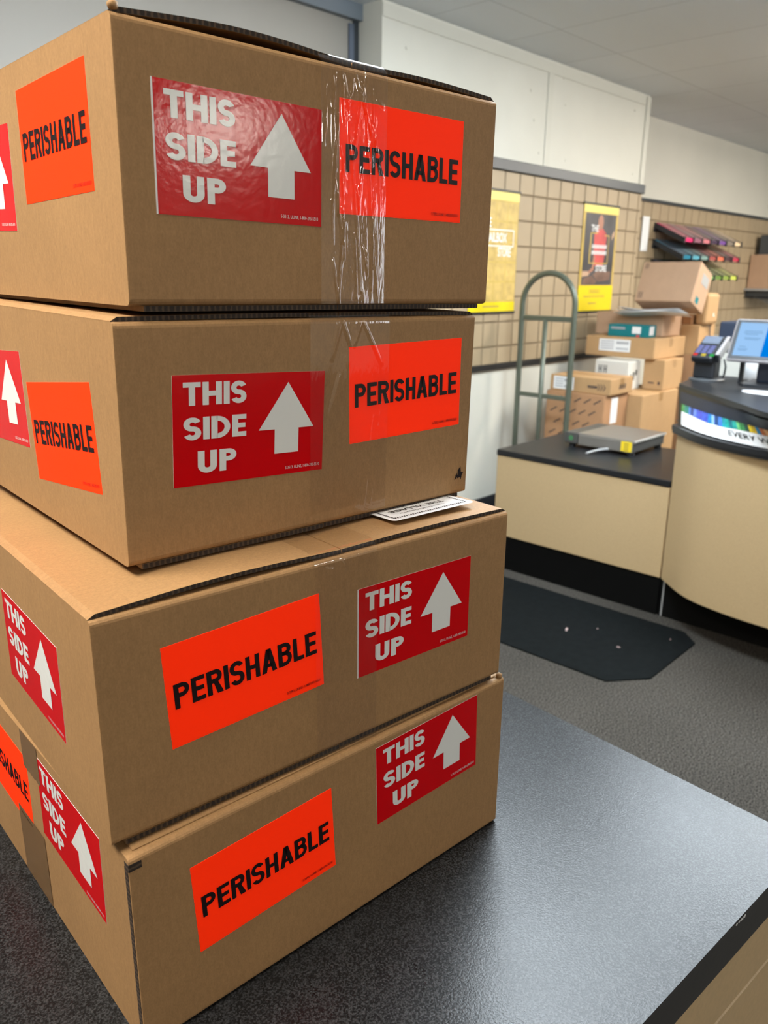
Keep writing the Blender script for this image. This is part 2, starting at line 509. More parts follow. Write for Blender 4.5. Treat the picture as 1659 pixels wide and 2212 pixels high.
# ================================================================== THE SETTING
WY, FY = 2.9, 3.225            # slat wall plane, set-back wall plane
JX = 5.755                     # where the slat wall steps back
mb = MB(); mb.box(-4.5, 11.5, -8.0, 4.2, -0.12, 0.0)
struct(mb, 'floor', M['carpet'])
mb = MB(); mb.box(-4.5, 11.5, -8.0, 4.2, CEIL, CEIL + 0.1)
struct(mb, 'ceiling', M['ceiling'])
mb = MB(); mb.box(-4.6, -4.5, -8.0, 4.2, 0, CEIL); struct(mb, 'wall_left', M['wall'])
mb = MB(); mb.box(11.5, 11.6, -8.0, 4.2, 0, CEIL); struct(mb, 'wall_right', M['wall'])
mb = MB(); mb.box(-4.5, 6.0, -8.1, -8.0, 0, CEIL); mb.box(6.0, 11.5, -8.1, -8.0, 0, .8); mb.box(6.0, 11.5, -8.1, -8.0, 2.45, CEIL); mb.box(6.0, 6.55, -8.1, -8.0, .8, 2.45); mb.box(7.25, 7.6, -8.1, -8.0, .8, 2.45); mb.box(8.8, 9.8, -8.1, -8.0, .8, 2.45)
struct(mb, 'wall_front', M['wall'])
# unseen glowing panes added behind the camera to streak the creased tape
for k, (x0, x1) in enumerate(((6.55, 7.25), (7.6, 8.8), (9.8, 11.5))):
    mb = MB()
    mb.box(x0, x0 + .06, -8.06, -7.98, .8, 2.45); mb.box(x1 - .06, x1, -8.06, -7.98, .8, 2.45)
    mb.box(x0 + .06, x1 - .06, -8.06, -7.98, .8, .86); mb.box(x0 + .06, x1 - .06, -8.06, -7.98, 2.39, 2.45)
    wn = struct(mb, 'window_%d' % (k + 1), M['dark_plastic'])
    mb = MB(); mb.box(x0 + .06, x1 - .06, -8.05, -8.04, .86, 2.39); struct(mb, 'daylit_glass', emit('daylight_window_%d' % k, (.92, .96, 1.0), 8.0), wn)

GX0, GW, GZ0, GH = 4.0563 - 0.15 * 7, 0.150, 0.934, 0.1459      # slat grid


def tile_wall(mb, x0, x1, z0, z1, xo, gw, zo, gh, y, t=0.006, gap=0.011):
    k0 = math.floor((x0 - xo) / gw); k1 = math.ceil((x1 - xo) / gw)
    r0 = math.floor((z0 - zo) / gh); r1 = math.ceil((z1 - zo) / gh)
    for k in range(k0, k1):
        for r in range(r0, r1):
            a, b = max(x0, xo + k * gw + gap / 2), min(x1, xo + (k + 1) * gw - gap / 2)
            c, d = max(z0, zo + r * gh + gap / 2), min(z1, zo + (r + 1) * gh - gap / 2)
            if b - a > .01 and d - c > .01: mb.box(a, b, y - t, y, c, d, bev=0.0022, seg=1)


mb = MB(); mb.box(3.028, JX, WY, FY + 0.4, 0, CEIL)
wb = struct(mb, 'wall_back', M['wall'])
mb = MB(); mb.box(3.04, JX - 0.002, WY - 0.004, WY, 0.92, 2.04)
struct(mb, 'slat_backing', M['groove'], wb)
mb = MB(); tile_wall(mb, 3.04, JX - 0.004, 0.934, 2.025, GX0, GW, 1.9115 - 7 * GH, GH, WY - 0.004)
struct(mb, 'slat_tiles', M['tile'], wb)
mb = MB(); mb.box(JX, 11.5, FY, FY + 0.4, 0, CEIL)
wf = struct(mb, 'wall_far', M['wall_far'])
mb = MB(); mb.box(JX + .005, 11.5, FY - 0.004, FY, 0.90, 2.055)
struct(mb, 'slat_backing', M['groove'], wf)
mb = MB(); tile_wall(mb, JX + .01, 11.5, 0.90, 2.04, 6.600, 0.1575, 1.9065 - 7 * 0.1515, 0.1515, FY - 0.004)
struct(mb, 'slat_tiles', M['tile'], wf)
mb = MB(); mb.box(3.03, JX + 0.004, WY - 0.028, WY, 2.028, 2.088, bev=0.004); struct(mb, 'trim_1', M['rail'])
mb = MB(); mb.box(3.03, JX, WY - 0.022, WY, 0.900, 0.934, bev=0.003); struct(mb, 'trim_2', M['black_rail'])
mb = MB(); mb.box(JX + .006, 11.5, FY - 0.024, FY, 2.043, 2.068, bev=0.003); struct(mb, 'trim_3', M['rail'])
mb = MB(); mb.box(4.452, 4.512, WY - 0.006, WY, 2.088, 2.60, bev=0.002); struct(mb, 'trim_4', M['batten'])
mb = MB(); mb.box(3.03, JX - .06, WY - 0.005, WY, 2.60, CEIL - .012, bev=0.001); struct(mb, 'trim_5', M['batten'])
mb = MB(); mb.box(JX - 0.052, JX + 0.006, WY - 0.010, WY, 2.09, CEIL - .01, bev=0.003); struct(mb, 'trim_6', M['batten'])
mb = MB(); mb.box(3.03, JX, WY - 0.012, WY, 0, 0.095, bev=0.004); struct(mb, 'baseboard_back', M['base'])
# shutter opening at the left end of the slat wall
mb = MB(); mb.box(-4.5, 3.028, FY - 0.165, FY + .4, 0, 2.60); struct(mb, 'door_1', M['door_grey'])
mb = MB(); mb.box(2.962, 2.992, FY - 0.178, FY - 0.165, 0, 2.585, bev=0.002); struct(mb, 'trim_7', M['slate'])
mb = MB(); mb.box(2.994, 3.028, FY - 0.172, FY - 0.165, 0, 2.62); struct(mb, 'trim_8', M['rail'])
mb = MB(); mb.box(-4.5, 3.028, FY - 0.20, FY + .4, 2.60, CEIL); struct(mb, 'wall_header', M['frame_grey'])

for i, (x, z) in enumerate(((3.20, 2.50), (4.33, 2.33), (4.40, 2.16), (4.66, 2.46), (4.70, 2.15), (5.55, 2.55), (5.60, 2.15), (4.62, 2.60), (4.28, 2.48))):
    mb = MB(); mb.lathe([(0.009, 0), (0.009, 0.002), (0.006, 0.004)], 0, 0, 12)
    o = mb.build('screw_cap', M['batten'])
    o.matrix_world = Matrix.Translation((x, WY + 0.0005, z)) @ Matrix.Rotation(R(90), 4, 'X')
    tag(o, 'tiny round screw cap on the cream panel above the slat wall', 'screw cap', 'screw caps on the cream panels')

for i, (x0, x1, y0, y1, s, c, where) in enumerate(LAMPS):
    t = thing('ceiling_light', 'flat fluorescent ceiling panel ' + where, 'ceiling light', ((x0 + x1) / 2, (y0 + y1) / 2, CEIL), 0, 'ceiling lights')
    w, d = (x1 - x0) / 2, (y1 - y0) / 2
    mb = MB()
    for a in ((-w, w, -d, -d + .03), (-w, w, d - .03, d), (-w, -w + .03, -d + .03, d - .03), (w - .03, w, -d + .03, d - .03)):
        mb.box(a[0], a[1], a[2], a[3], -0.016, -0.001)
    mb.build('frame', M['paper'], t)
    mb = MB(); mb.box(-w + .05, w - .05, -d + .05, d - .05, -.085, -.014, bev=.012)      # lens hung low, shaped so its sides brighten the ceiling
    mb.build('diffuser', emit('lamp_%d' % i, c, s), t)

# ================================================================== FRONT COUNTER
CT = CAMZ - 0.5379             # counter top height (0.909 m)
ct = thing('service_counter', 'large black speckled counter carrying the four stacked boxes', 'counter', (0.779, 0.146, 0), R(-5.1))
cr = 0.012
pts = [(-2.4, 0)] + [(-cr + cr * math.cos(a), cr + cr * math.sin(a)) for a in [R(-90 + 90 * k / 6) for k in range(7)]] + [(0, 1.25), (-2.4, 1.25)]
mb = MB(); mb.prism(pts, CT - 0.0015, CT)
mb.build('countertop', M['counter'], ct)
pts2 = [(x, y) for x, y in pts]
mb = MB(); mb.prism(pts2, CT - 0.043, CT - 0.0015)
mb.build('edge_band', M['black_edge'], ct)
mb = MB()
mb.box(-2.38, -0.004, 0.003, 1.24, CT - 0.117, CT - 0.043, bev=0.0015, seg=1)
mb.build('drawer_front', M['laminate'], ct)
mb = MB(); mb.box(-2.38, -0.008, 0.006, 1.24, CT - 0.1195, CT - 0.1165)
mb.build('seam', M['groove'], ct)
mb = MB(); mb.box(-2.38, -0.004, 0.003, 1.24, 0.10, CT - 0.119, bev=0.0015, seg=1)
mb.build('cabinet', M['laminate'], ct)
mb = MB(); mb.box(-2.36, -0.05, 0.05, 1.2, 0.0, 0.10)
mb.build('kick_plate', M['kick'], ct)
# a chip of pale board showing at the nicked edge
mb = MB()
for k in range(5):
    a = -0.155 + 0.004 * k + random.uniform(-.001, .001)
    h = random.uniform(.002, .005)
    mb.poly([(a, -0.0004, CT - 0.002), (a + .003, -0.0004, CT - 0.003), (a + .002, -0.0004, CT - .003 - h), (a - .001, -0.0004, CT - .002 - h * .6)])
tag(mb.build('edge_chip', M['paper'], ct), 'chipped pale nick in the black edge')

# ================================================================== THE FOUR SHIPPING BOXES
IN = 0.0254


def sticker(root, kind, face, a, v, rot, margin=False):
    """kind 0 = THIS SIDE UP, 1 = PERISHABLE; a along the face, v height, in box coordinates"""
    w, h = 5 * IN, 3.02 * IN
    hx = Vector((1, 0, 0)) if face == 'F' else Vector((0, -1, 0))
    n = Vector((0, -1, 0)) if face == 'F' else Vector((-1, 0, 0))
    z = Vector((0, 0, 1))
    A = hx * math.cos(rot) + z * math.sin(rot); V = -hx * math.sin(rot) + z * math.cos(rot)
    o = hx * a + z * v

    def at(u, vv, k): return o + A * (u - w / 2) + V * (vv - h / 2) + n * k
    mb = MB()
    ring = [(0, 0), (w, 0), (w, h), (0, h)]
    k0, k1 = 0.0, 0.00022
    mb.poly([at(u, q, k1) for u, q in ring], 0)
    for i in range(4):
        p, q = ring[i], ring[(i + 1) % 4]
        mb.poly([at(*p, k0), at(*q, k0), at(*q, k1), at(*p, k1)], 1)
    if kind == 0:
        st = mb.build('this_side_up_sticker', [M['red'], M['paper']], root)
        if margin:
            mb = MB(); mb.poly([at(u, q, k1 + .00012) for u, q in ((0, 0), (.0011, 0), (.0011, h), (0, h))])
            mb.build('white_margin', M['paper'], st)
        mb = MB()
        for txt, x0, x1, y0 in (('THIS', .062, .452, .73), ('SIDE', .062, .452, .42), ('UP', .145, .388, .11)):
            for q in word(txt, FUT, .232, .070 if txt != 'UP' else .09, x0 * w, x1 * w, y0 * h, .205 * h):
                mb.poly([at(u, s, k1 + .00025) for u, s in q])
        mb.build('lettering', M['white_ink'], st)
        mb = MB()
        for q in ([(.735, .905), (.535, .455), (.925, .455)], [(.645, .455), (.645, .215), (.815, .215), (.815, .455)]):
            mb.poly([at(u * w, s * h, k1 + .00025) for u, s in q])
        mb.build('arrow', M['white_ink'], st)
        mb = MB(); print_text(mb, 'S-3513, ULINE, 1-800-295-5510', .725 * w, .975 * w, .05 * h, .030 * h, lambda u, s: at(u, s, k1 + .00025))
        mb.build('fine_print', M['white_ink'], st)
    else:
        st = mb.build('perishable_sticker', [M['orange'], M['orange']], root)
        mb = MB()
        for q in word('PERISHABLE', HEL, .195, .075, .042 * w, .962 * w, .375 * h, .245 * h):
            mb.poly([at(u, s, k1 + .00025) for u, s in q])
        mb.build('lettering', M['black_ink'], st)
        mb = MB(); print_text(mb, 'S-7392, ULINE, 1-800-295-5510', .735 * w, .975 * w, .055 * h, .030 * h, lambda u, s: at(u, s, k1 + .00025), .012)
        mb.build('fine_print', M['black_ink'], st)


def flap(name, root, x0, x1, y0, y1, z, t, prof, hinge, front_lip=0.0):
    """a flap of board, thickness t, resting at z; prof(fx, fy) lifts it; hinge side is rounded into the wall"""
    nx, ny = 40, 8
    mb = MB(); bot = {}; top = {}
    for i in range(nx + 1):
        for j in range(ny + 1):
            fx, fy = i / nx, j / ny
            x = x0 + (x1 - x0) * fx; y = y0 + (y1 - y0) * fy
            dz = prof(fx, fy)
            if hinge == 'x0': d = x - x0
            elif hinge == 'x1': d = x1 - x
            else: d = 1
            rr = t
            cut = 0.0 if d >= rr else rr - math.sqrt(max(0, rr * rr - (rr - d) ** 2))
            bz = z + dz if d > rr else z + dz * 0.5
            bot[i, j] = len(mb.v); mb.v.append((x, y, bz))
            top[i, j] = len(mb.v); mb.v.append((x, y, z + dz + t - cut * 0.85))

    def q(a, m): mb.f.append(a); mb.mi.append(m)
    for i in range(nx):
        for j in range(ny):
            q((top[i, j], top[i + 1, j], top[i + 1, j + 1], top[i, j + 1]), 0)
            q((bot[i, j], bot[i, j + 1], bot[i + 1, j + 1], bot[i + 1, j]), 0)
        q((bot[i, 0], bot[i + 1, 0], top[i + 1, 0], top[i, 0]), 1)
        q((bot[i + 1, ny], bot[i, ny], top[i, ny], top[i + 1, ny]), 1)
    for j in range(ny):
        q((bot[0, j + 1], bot[0, j], top[0, j], top[0, j + 1]), 0)
        q((bot[nx, j], bot[nx, j + 1], top[nx, j + 1], top[nx, j]), 0)
    return mb.build(name, [M['kraft'], M['flute_x']], root)


def body(root, Wd, D, H, front_soft=True):
    bm = bmesh.new(); bmesh.ops.create_cube(bm, size=1)
    for v in bm.verts: v.co = Vector((Wd * (v.co.x + .5), D * (v.co.y + .5), H * (v.co.z + .5)))
    hor = [e for e in bm.edges if abs(e.verts[0].co.x - e.verts[1].co.x) > 1e-4]
    ver = [e for e in bm.edges if abs(e.verts[0].co.z - e.verts[1].co.z) > 1e-4]
    bmesh.ops.bevel(bm, geom=hor, offset=0.0042, segments=4, affect='EDGES', profile=0.5)
    ver = [e for e in bm.edges if abs(e.verts[0].co.z - e.verts[1].co.z) > H * .5]
    bmesh.ops.bevel(bm, geom=ver, offset=0.0022, segments=3, affect='EDGES', profile=0.5)
    mb = MB(); mb.bm(bm)
    return mb.build('carton_body', M['kraft'], root)


def ridged_tape(root, path, x0, x1, ridges, nacross=60, name='packing_tape', mat_=None, lift=0.0009, wob=0.0):
    """a strip of film following path = [(y, z, ny, nz)], between x0 and x1, raised into creases"""
    P = np.array(path); n = len(P)
    s = np.concatenate([[0], np.cumsum(np.hypot(np.diff(P[:, 0]), np.diff(P[:, 1])))])
    U = np.linspace(x0, x1, nacross + 1)
    SS, UU = np.meshgrid(s, U, indexing='ij')
    h = np.full_like(SS, lift)
    for (u0, s0, u1, s1, hh, ww) in ridges:
        a = np.array([u0, s0]); d = np.array([u1 - u0, s1 - s0]); L2 = max(1e-12, d @ d)
        t = np.clip(((UU - a[0]) * d[0] + (SS - a[1]) * d[1]) / L2, 0, 1)
        dist = np.hypot(UU - a[0] - t * d[0], SS - a[1] - t * d[1])
        h += hh * np.sin(np.clip(t, 0.03, 0.97) * np.pi) ** 0.5 * np.exp(-(dist / ww) ** 2)
    mb = MB()
    for i in range(n):
        for k in range(nacross + 1):
            mb.v.append((U[k] + wob * math.sin(s[i] * 40), P[i, 0] + P[i, 2] * h[i, k], P[i, 1] + P[i, 3] * h[i, k]))
    m = nacross + 1
    for i in range(n - 1):
        for k in range(nacross):
            mb.f.append((i * m + k, (i + 1) * m + k, (i + 1) * m + k + 1, i * m + k + 1)); mb.mi.append(0)
    return mb.build(name, mat_ or M['tape'], root, smooth=True)


def tape_path(H, ztop, ybk, zlow, fine=90):
    """from the top flap, over the front edge, down the front"""
    p = []
    for k in range(14): p.append((ybk + (0.012 - ybk) * k / 13, ztop, 0, 1))
    for k in range(1, 14):
        a = R(90 * k / 14); p.append((0.012 - 0.0128 * math.sin(a), H - 0.004 + (ztop - H + 0.004) * math.cos(a), -math.sin(a), math.cos(a)))
    for k in range(fine): p.append((-0.0008, H - 0.004 + (zlow - H + 0.004) * k / (fine - 1), -1, 0))
    return p


# yaw, x, y, z(rel. camera), W, H, tilts, stickers
BOX = [dict(yaw=-.09201, o=(.26156, .46568, -.02021), W=.33042, D=.33, H=.16255, ta=-.00999, tb=.00445,
            st=[(0, 'F', .0853, .0933, -.0064), (1, 'F', .2286, .1034, .0068), (1, 'L', -.1043, .1067, .0154), (0, 'L', -.2580, .0895, -.03)],
            label='topmost shipping box of the stack, tape badly creased over its front'),
       dict(yaw=-.08598, o=(.2479, .46887, -.19124), W=.33185, D=.33, H=.16186, ta=-.01066, tb=.01248,
            st=[(0, 'F', .1000, .0864, -.0331), (1, 'F', .2529, .1026, .0263), (1, 'L', -.1026, .0744, .1146), (0, 'L', -.2420, .0860, .06)],
            label='second shipping box from the top, small dark mark at its lower right'),
       dict(yaw=-.10967, o=(.19914, .4321, -.36624), W=.38063, D=.38, H=.16299, ta=-.00023, tb=.00105,
            st=[(1, 'F', .1088, .0965, .0468), (0, 'F', .2707, .0928, -.0002), (0, 'L', -.1352, .0824, -.03)],
            label='third shipping box from the top, white shop label on its lid'),
       dict(yaw=-.08283, o=(.20397, .42154, -.53740), W=.3838, D=.38, H=.16444, ta=0, tb=0,
            st=[(0, 'F', .2828, .1194, .0322), (1, 'F', .1088, .0983, .0515), (0, 'L', -.1140, .1151, -.034), (1, 'L', -.2700, .1010, -.03)],
            label='bottom shipping box of the stack, standing on the black counter')]
roots = []
for i, b in enumerate(BOX):
    ex = Vector((math.cos(b['yaw']), math.sin(b['yaw']), b['ta'])).normalized()
    ey = Vector((-math.sin(b['yaw']), math.cos(b['yaw']), b['tb'])); ey = (ey - ex * ey.dot(ex)).normalized()
    ez = ex.cross(ey)
    o = Vector(b['o']) + Vector((0, 0, CAMZ))
    m4 = Matrix(((ex.x, ey.x, ez.x, o.x), (ex.y, ey.y, ez.y, o.y), (ex.z, ey.z, ez.z, o.z), (0, 0, 0, 1)))
    t = thing('shipping_box', b['label'], 'box', mtx=m4, group='boxes stacked on the counter')
    roots.append(t)
    Wd, D, H = b['W'], b['D'], b['H']
    body(t, Wd, D, H)
    T = 0.0030
    for st in b['st']: sticker(t, *st, margin=(i in (0, 2) and st[1] == 'F'))
    if i < 3:
        amp = (0.0046, 0.0004, 0.0030)[i]
        mid = Wd / 2 + (0.013, 0.014, 0.004)[i]
        rise = lambda fx, fy, a=amp: a * math.sin(math.pi * min(1, max(0, fx))) ** 1.2 * (1 - .75 * fy) + .0008 * fx
        rise2 = lambda fx, fy, a=amp: a * .45 * math.sin(math.pi * min(1, max(0, 1 - fx))) ** 1.2 * (1 - .75 * fy) + .0008 * (1 - fx)
        flap('top_flap', t, 0, mid - .0006, .0030, D - .002, H - .0002, T, rise, 'x0')
        flap('top_flap', t, mid + .0006, Wd, .0034, D - .002, H - .0002, T, rise2, 'x1')
        low = lambda fx, fy: 0.0
        flap('bottom_flap', t, 0.010, Wd / 2 - .0006, .0015, D - .002, -.0036, .0036, low, '')
        flap('bottom_flap', t, Wd / 2 + .0006, Wd - .008, .0025, D - .002, -.0036, .0036, low, '')
    else:
        # outer flaps hinge on the front here: plain lid, raw joint down the near corner
        mb = MB(); mb.box(0.006, Wd - .006, .006, D - .006, H - .0005, H + .0016, bev=.0006, seg=1)
        mb.build('top_flap', M['kraft'], t)
        mb = MB(); mb.box(-0.0003, 0.0006, 0.0016, 0.0066, 0.0005, H - .0085)
        mb.box(-0.0003, 0.0090, -0.0003, 0.0060, H - .0100, H - .0045)
        tag(mb.build('board_joint', M['flute_z'], t), 'raw corrugated edge at the near corner')

# creased clear tape
rg = []
for k in range(34):
    u = rng.choice([.158, .165, .182, .186, .190, .196]) + rng.normal(0, .003)
    s0 = .135 + rng.uniform(-.004, .13); L = rng.uniform(.014, .055)
    rg.append((u, s0, u + rng.normal(.001, .004), s0 + L, rng.uniform(.0007, .0017), rng.uniform(.0005, .0011)))
rg += [(.176, .128, .206, .20, .0015, .0008), (.186, .128, .176, .19, .0016, .0009), (.186, .13, .196, .26, .0014, .0008), (.165, .13, .168, .165, .0014, .0008),
       (.168, .165, .176, .135, .0012, .0008), (.205, .15, .199, .145, .0013, .0008), (.172, .16, .185, .28, .0012, .0010)]
Hh = BOX[0]['H']
ridged_tape(roots[0], tape_path(Hh, Hh + .0062, .125, .001, 150), .1475, .2085, rg, 84)
rg = [(.180, .123, .170, .152, .0014, .0009), (.180, .123, .188, .142, .0014, .0009), (.200, .123, .192, .143, .0011, .0008), (.200, .123, .221, .158, .0014, .0007),
      (.178, .165, .168, .195, .0015, .0007), (.222, .19, .212, .275, .0009, .0006), (.214, .20, .205, .275, .0012, .0007), (.183, .15, .186, .19, .0008, .0006),
      (.230, .175, .236, .188, .0009, .0006)]
Hh = BOX[1]['H']
ridged_tape(roots[1], tape_path(Hh, Hh + .0052, .12, .004, 120), .150, .229, rg, 76)
rg = [(.214, .262, .200, .285, .0016, .0009), (.223, .175, .226, .225, .0008, .0006), (.175, .128, .186, .131, .0012, .0008), (.192, .125, .194, .135, .0014, .0008),
      (.222, .235, .206, .262, .0006, .0006)]
Hh = BOX[2]['H']
ridged_tape(roots[2], tape_path(Hh, Hh + .0050, .12, -.002, 110), .166, .226, rg, 64)
# tan tape wrapped down the middle of the lowest box's left side
for (ya, yb, za, zb) in ((.172, .212, .128, .1640), (.180, .246, .000, .072)):
    n = 8; mb = MB()
    for k in range(n):
        y0, y1 = ya + (yb - ya) * k / n, ya + (yb - ya) * (k + 1) / n
        j = .0008 * math.sin(k * 2.1)
        mb.poly([(-.0004, y1, za + j), (-.0004, y0, za - j), (-.0004, y0, zb), (-.0004, y1, zb)])
    tag(mb.build('packing_tape', M['tape_tan'], roots[3]), 'brown glossy tape on the left side')

# dark little mark printed on the second box
mb = MB()
f = lambda u, s: (BOX[1]['W'] - .016 + u * .012, -.0003, .012 + s * .014)
for q in ([(0, .1), (.35, .35), (.2, .6)], [(.3, .2), (.75, .3), (.95, .55), (.7, .6), (.6, 1), (.35, .75)], [(.6, .3), (.72, .05), (.8, .35)]):
    mb.poly([f(*p) for p in q])
mb.build('printed_mark', M['black_ink'], roots[1])

# white shop label on the lid of the third box
zl = BOX[2]['H'] + .0092
lab = lambda u, s: Vector((.2605 + u * .096, .0185 + s * .062, zl - .0022 * s))
mb = MB()
c = .05
ring = []
for (cx_, cy_, a0) in ((1 - c, c * 1.5, -90), (1 - c, 1 - c * 1.5, 0), (c, 1 - c * 1.5, 90), (c, c * 1.5, 180)):
    for k in range(5):
        a = R(a0 + 90 * k / 4); ring.append((cx_ + c * math.cos(a), cy_ + c * 1.5 * math.sin(a)))
mb.poly([lab(u, s) for u, s in ring])
sl = tag(mb.build('shop_label', M['paper'], roots[2]), 'white printed shop label with a hatched border')
mb = MB()
up_ = Vector((0, 0, .0003))
for (n, fixed, horiz) in ((34, .10, True), (34, .90, True), (20, .06, False), (20, .94, False)):
    for k in range(n):
        q0 = .06 + .88 * k / n if horiz else .10 + .80 * k / n
        q1 = q0 + (.88 if horiz else .80) / n * .55
        sk = .010
        if horiz: r_ = [(q0, fixed - .022), (q1, fixed - .022), (q1 + sk, fixed + .022), (q0 + sk, fixed + .022)]
        else: r_ = [(fixed - .011, q0), (fixed + .011, q0), (fixed + .011, q1), (fixed - .011, q1)]
        mb.poly([lab(*p) + up_ for p in r_])
mb.build('border', M['black_ink'], sl)
mb = MB()
flip = lambda u, s: lab(1 - u, 1 - s) + up_          # it reads from the far side
print_text(mb, 'Custom Packed & Designed by', .26, .80, .745, .052, flip)
mb.build('fine_print', M['black_ink'], sl)
for q in (('THE VILLAGE', .20, .85, .59), ('BASKET CO.', .28, .72, .42)):
    mb = MB(); print_text(mb, *q, .095, flip, .012); mb.build('lettering', M['black_ink'], sl)
# bent paper nubs on two corners
for ri, (x, y, z), s in ((0, (0.0035, .0035, BOX[0]['H'] + .0035), .0032), (3, (BOX[3]['W'] - .003, .004, BOX[3]['H'] + .001), .0036)):
    bm = bmesh.new(); bmesh.ops.create_icosphere(bm, subdivisions=2, radius=1)
    for v in bm.verts:
        k = 1 + .35 * math.sin(v.co.x * 5 + v.co.z * 3) * math.cos(v.co.y * 4)
        v.co = Vector((x + v.co.x * s * k, y + v.co.y * s * k * .8, z + v.co.z * s * k * .9))
    mb = MB(); mb.bm(bm); mb.build('bent_corner', M['kraft'], roots[ri], smooth=True)

# ================================================================== LOW PACKING TABLE WITH SCALE
pt = thing('packing_table', 'low tan packing table with a black top by the wall', 'table', (3.222, 1.360, 0))
mb = MB(); mb.box(0.0, .655, 0.003, .905, .590, .620, bev=.004); mb.build('tabletop', M['black_edge'], pt)
mb = MB(); mb.box(.004, .65, .004, .903, .178, .590, bev=.002, seg=1); mb.build('cabinet', M['laminate'], pt)
mb = MB(); mb.box(.012, .64, .004, .895, 0, .178); mb.build('kick_plate', M['kick'], pt)

ps = thing('postal_scale', 'steel bench scale with a yellow warning sticker on the packing table', 'scale', (3.545, 1.700, .62))
mb = MB(); mb.box(0, .335, 0, .345, .018, .073, bev=.004); mb.build('housing', M['dark_steel'], ps)
mb = MB(); mb.box(-.003, .338, -.003, .300, .064, .077, bev=.003); mb.build('platform', M['steel'], ps)
mb = MB(); mb.box(-.006, -.002, .002, .295, .018, .068, bev=.001, seg=1); mb.build('front_panel', M['steel'], ps)
mb = MB(); mb.box(-.008, .33, .300, .372, .020, .075, bev=.004); mb.build('control_end', M['dark_steel'], ps)
mb = MB(); mb.box(.0, .338, -.0065, -.003, .066, .077, bev=.001, seg=1); mb.build('lip', M['steel_light'], ps)
mb = MB(); mb.box(-.0075, -.006, .006, .062, .022, .070); ys = mb.build('warning_sticker', M['warn_yellow'], ps)
mb = MB()
for k in range(4): mb.box(-.0080, -.0075, .022, .046, .028 + .010 * k, .031 + .010 * k)
mb.build('fine_print', M['black_print'], ys)
mb = MB()
for k in range(6):
    a = R(60 * k); mb.poly([(-.0085, .336, .047), (-.0085, .336 + .013 * math.cos(a - .3), .047 + .013 * math.sin(a - .3)), (-.0085, .336 + .013 * math.cos(a + .3), .047 + .013 * math.sin(a + .3))])
mb.build('green_emblem', M['green'], ps)
for (x, y) in ((.02, .02), (.31, .02), (.02, .34), (.31, .34)):
    mb = MB(); mb.lathe([(.018, 0), (.018, .013), (.012, .020)], x, y, 16); mb.build('foot', M['black_plastic'], ps)
mb = MB(); mb.tube([(3.56, 1.82, .637), (3.535, 1.835, .640), (3.505, 1.850, .639), (3.47, 1.868, .634), (3.43, 1.885, .6265)], .0062, 8)
tag(mb.build('scale_cable', M['grey_plastic'], smooth=True), 'short grey cable end lying in front of the steel scale', 'cable')

# ================================================================== REGISTER DESK
def curve(pts, n=40):
    """smooth polyline through pts (Catmull-Rom)"""
    P = [Vector(p) for p in pts]; P = [P[0] * 2 - P[1]] + P + [P[-1] * 2 - P[-2]]
    out = []; segs = len(P) - 3
    for s in range(segs):
        a, b, c_, d = P[s:s + 4]; m = max(2, n // segs)
        for k in range(m):
            t = k / m
            out.append(.5 * ((2 * b) + (c_ - a) * t + (2 * a - 5 * b + 4 * c_ - d) * t * t + (3 * b - a - 3 * c_ + d) * t ** 3))
    out.append(P[-2]); return out


rd = thing('register_desk', 'curved tan register desk with black top and picture sign', 'counter', (3.222, 0.86, 0))
L2 = lambda pts: [(p[0] - 3.222, p[1] - .86) for p in pts]
bot = curve(L2([(3.227, 1.357), (3.092, 1.194), (3.035, 1.018), (3.016, .838), (3.03, .62), (3.09, .45), (3.23, .30)]))
mid = curve(L2([(3.222, 1.357), (3.080, 1.194), (3.008, 1.018), (2.988, .838), (3.00, .62), (3.065, .45), (3.22, .30)]))
top = curve(L2([(3.436, 1.466), (3.285, 1.315), (3.147, 1.168), (3.010, 1.030), (2.895, .913), (2.82, .75), (2.83, .55), (2.90, .40), (3.06, .27)]))
N = 72


def even(c_):
    """N points evenly spaced along the polyline"""
    s_ = [0.0]
    for a, b in zip(c_[:-1], c_[1:]): s_.append(s_[-1] + (b - a).length)
    q = np.linspace(0, s_[-1], N)
    return [Vector((x, y)) for x, y in zip(np.interp(q, s_, [p[0] for p in c_]), np.interp(q, s_, [p[1] for p in c_]))]


bot, mid, top = even(bot), even(mid), even(top)
lerp = lambda a, b, f: [x + (y - x) * f for x, y in zip(a, b)]


def off(c_, d):
    r = []
    for k in range(len(c_)):
        t = (c_[min(k + 1, N - 1)] - c_[max(k - 1, 0)]).normalized()
        nn = Vector((t.y, -t.x))
        if nn.x > 0 and abs(nn.x) > .2: nn = -nn
        r.append(c_[k] + nn * d)
    return r


# make offsets point outwards (towards -x)
def loft(rings, mb, mi=0, closeback=None):
    for (c0, z0), (c1, z1) in zip(rings[:-1], rings[1:]):
        for k in range(N - 1):
            mb.poly([(c0[k].x, c0[k].y, z0), (c1[k].x, c1[k].y, z1), (c1[k + 1].x, c1[k + 1].y, z1), (c0[k + 1].x, c0[k + 1].y, z0)], mi)


def slab(c_, z0, z1, mb, xb, mi=0, dy=0.0):
    pts = [(p.x, p.y) for p in reversed(c_)]
    pts = pts + [(xb, c_[0].y + dy), (xb, c_[-1].y)]
    mb.prism(pts, z0, z1, mi)


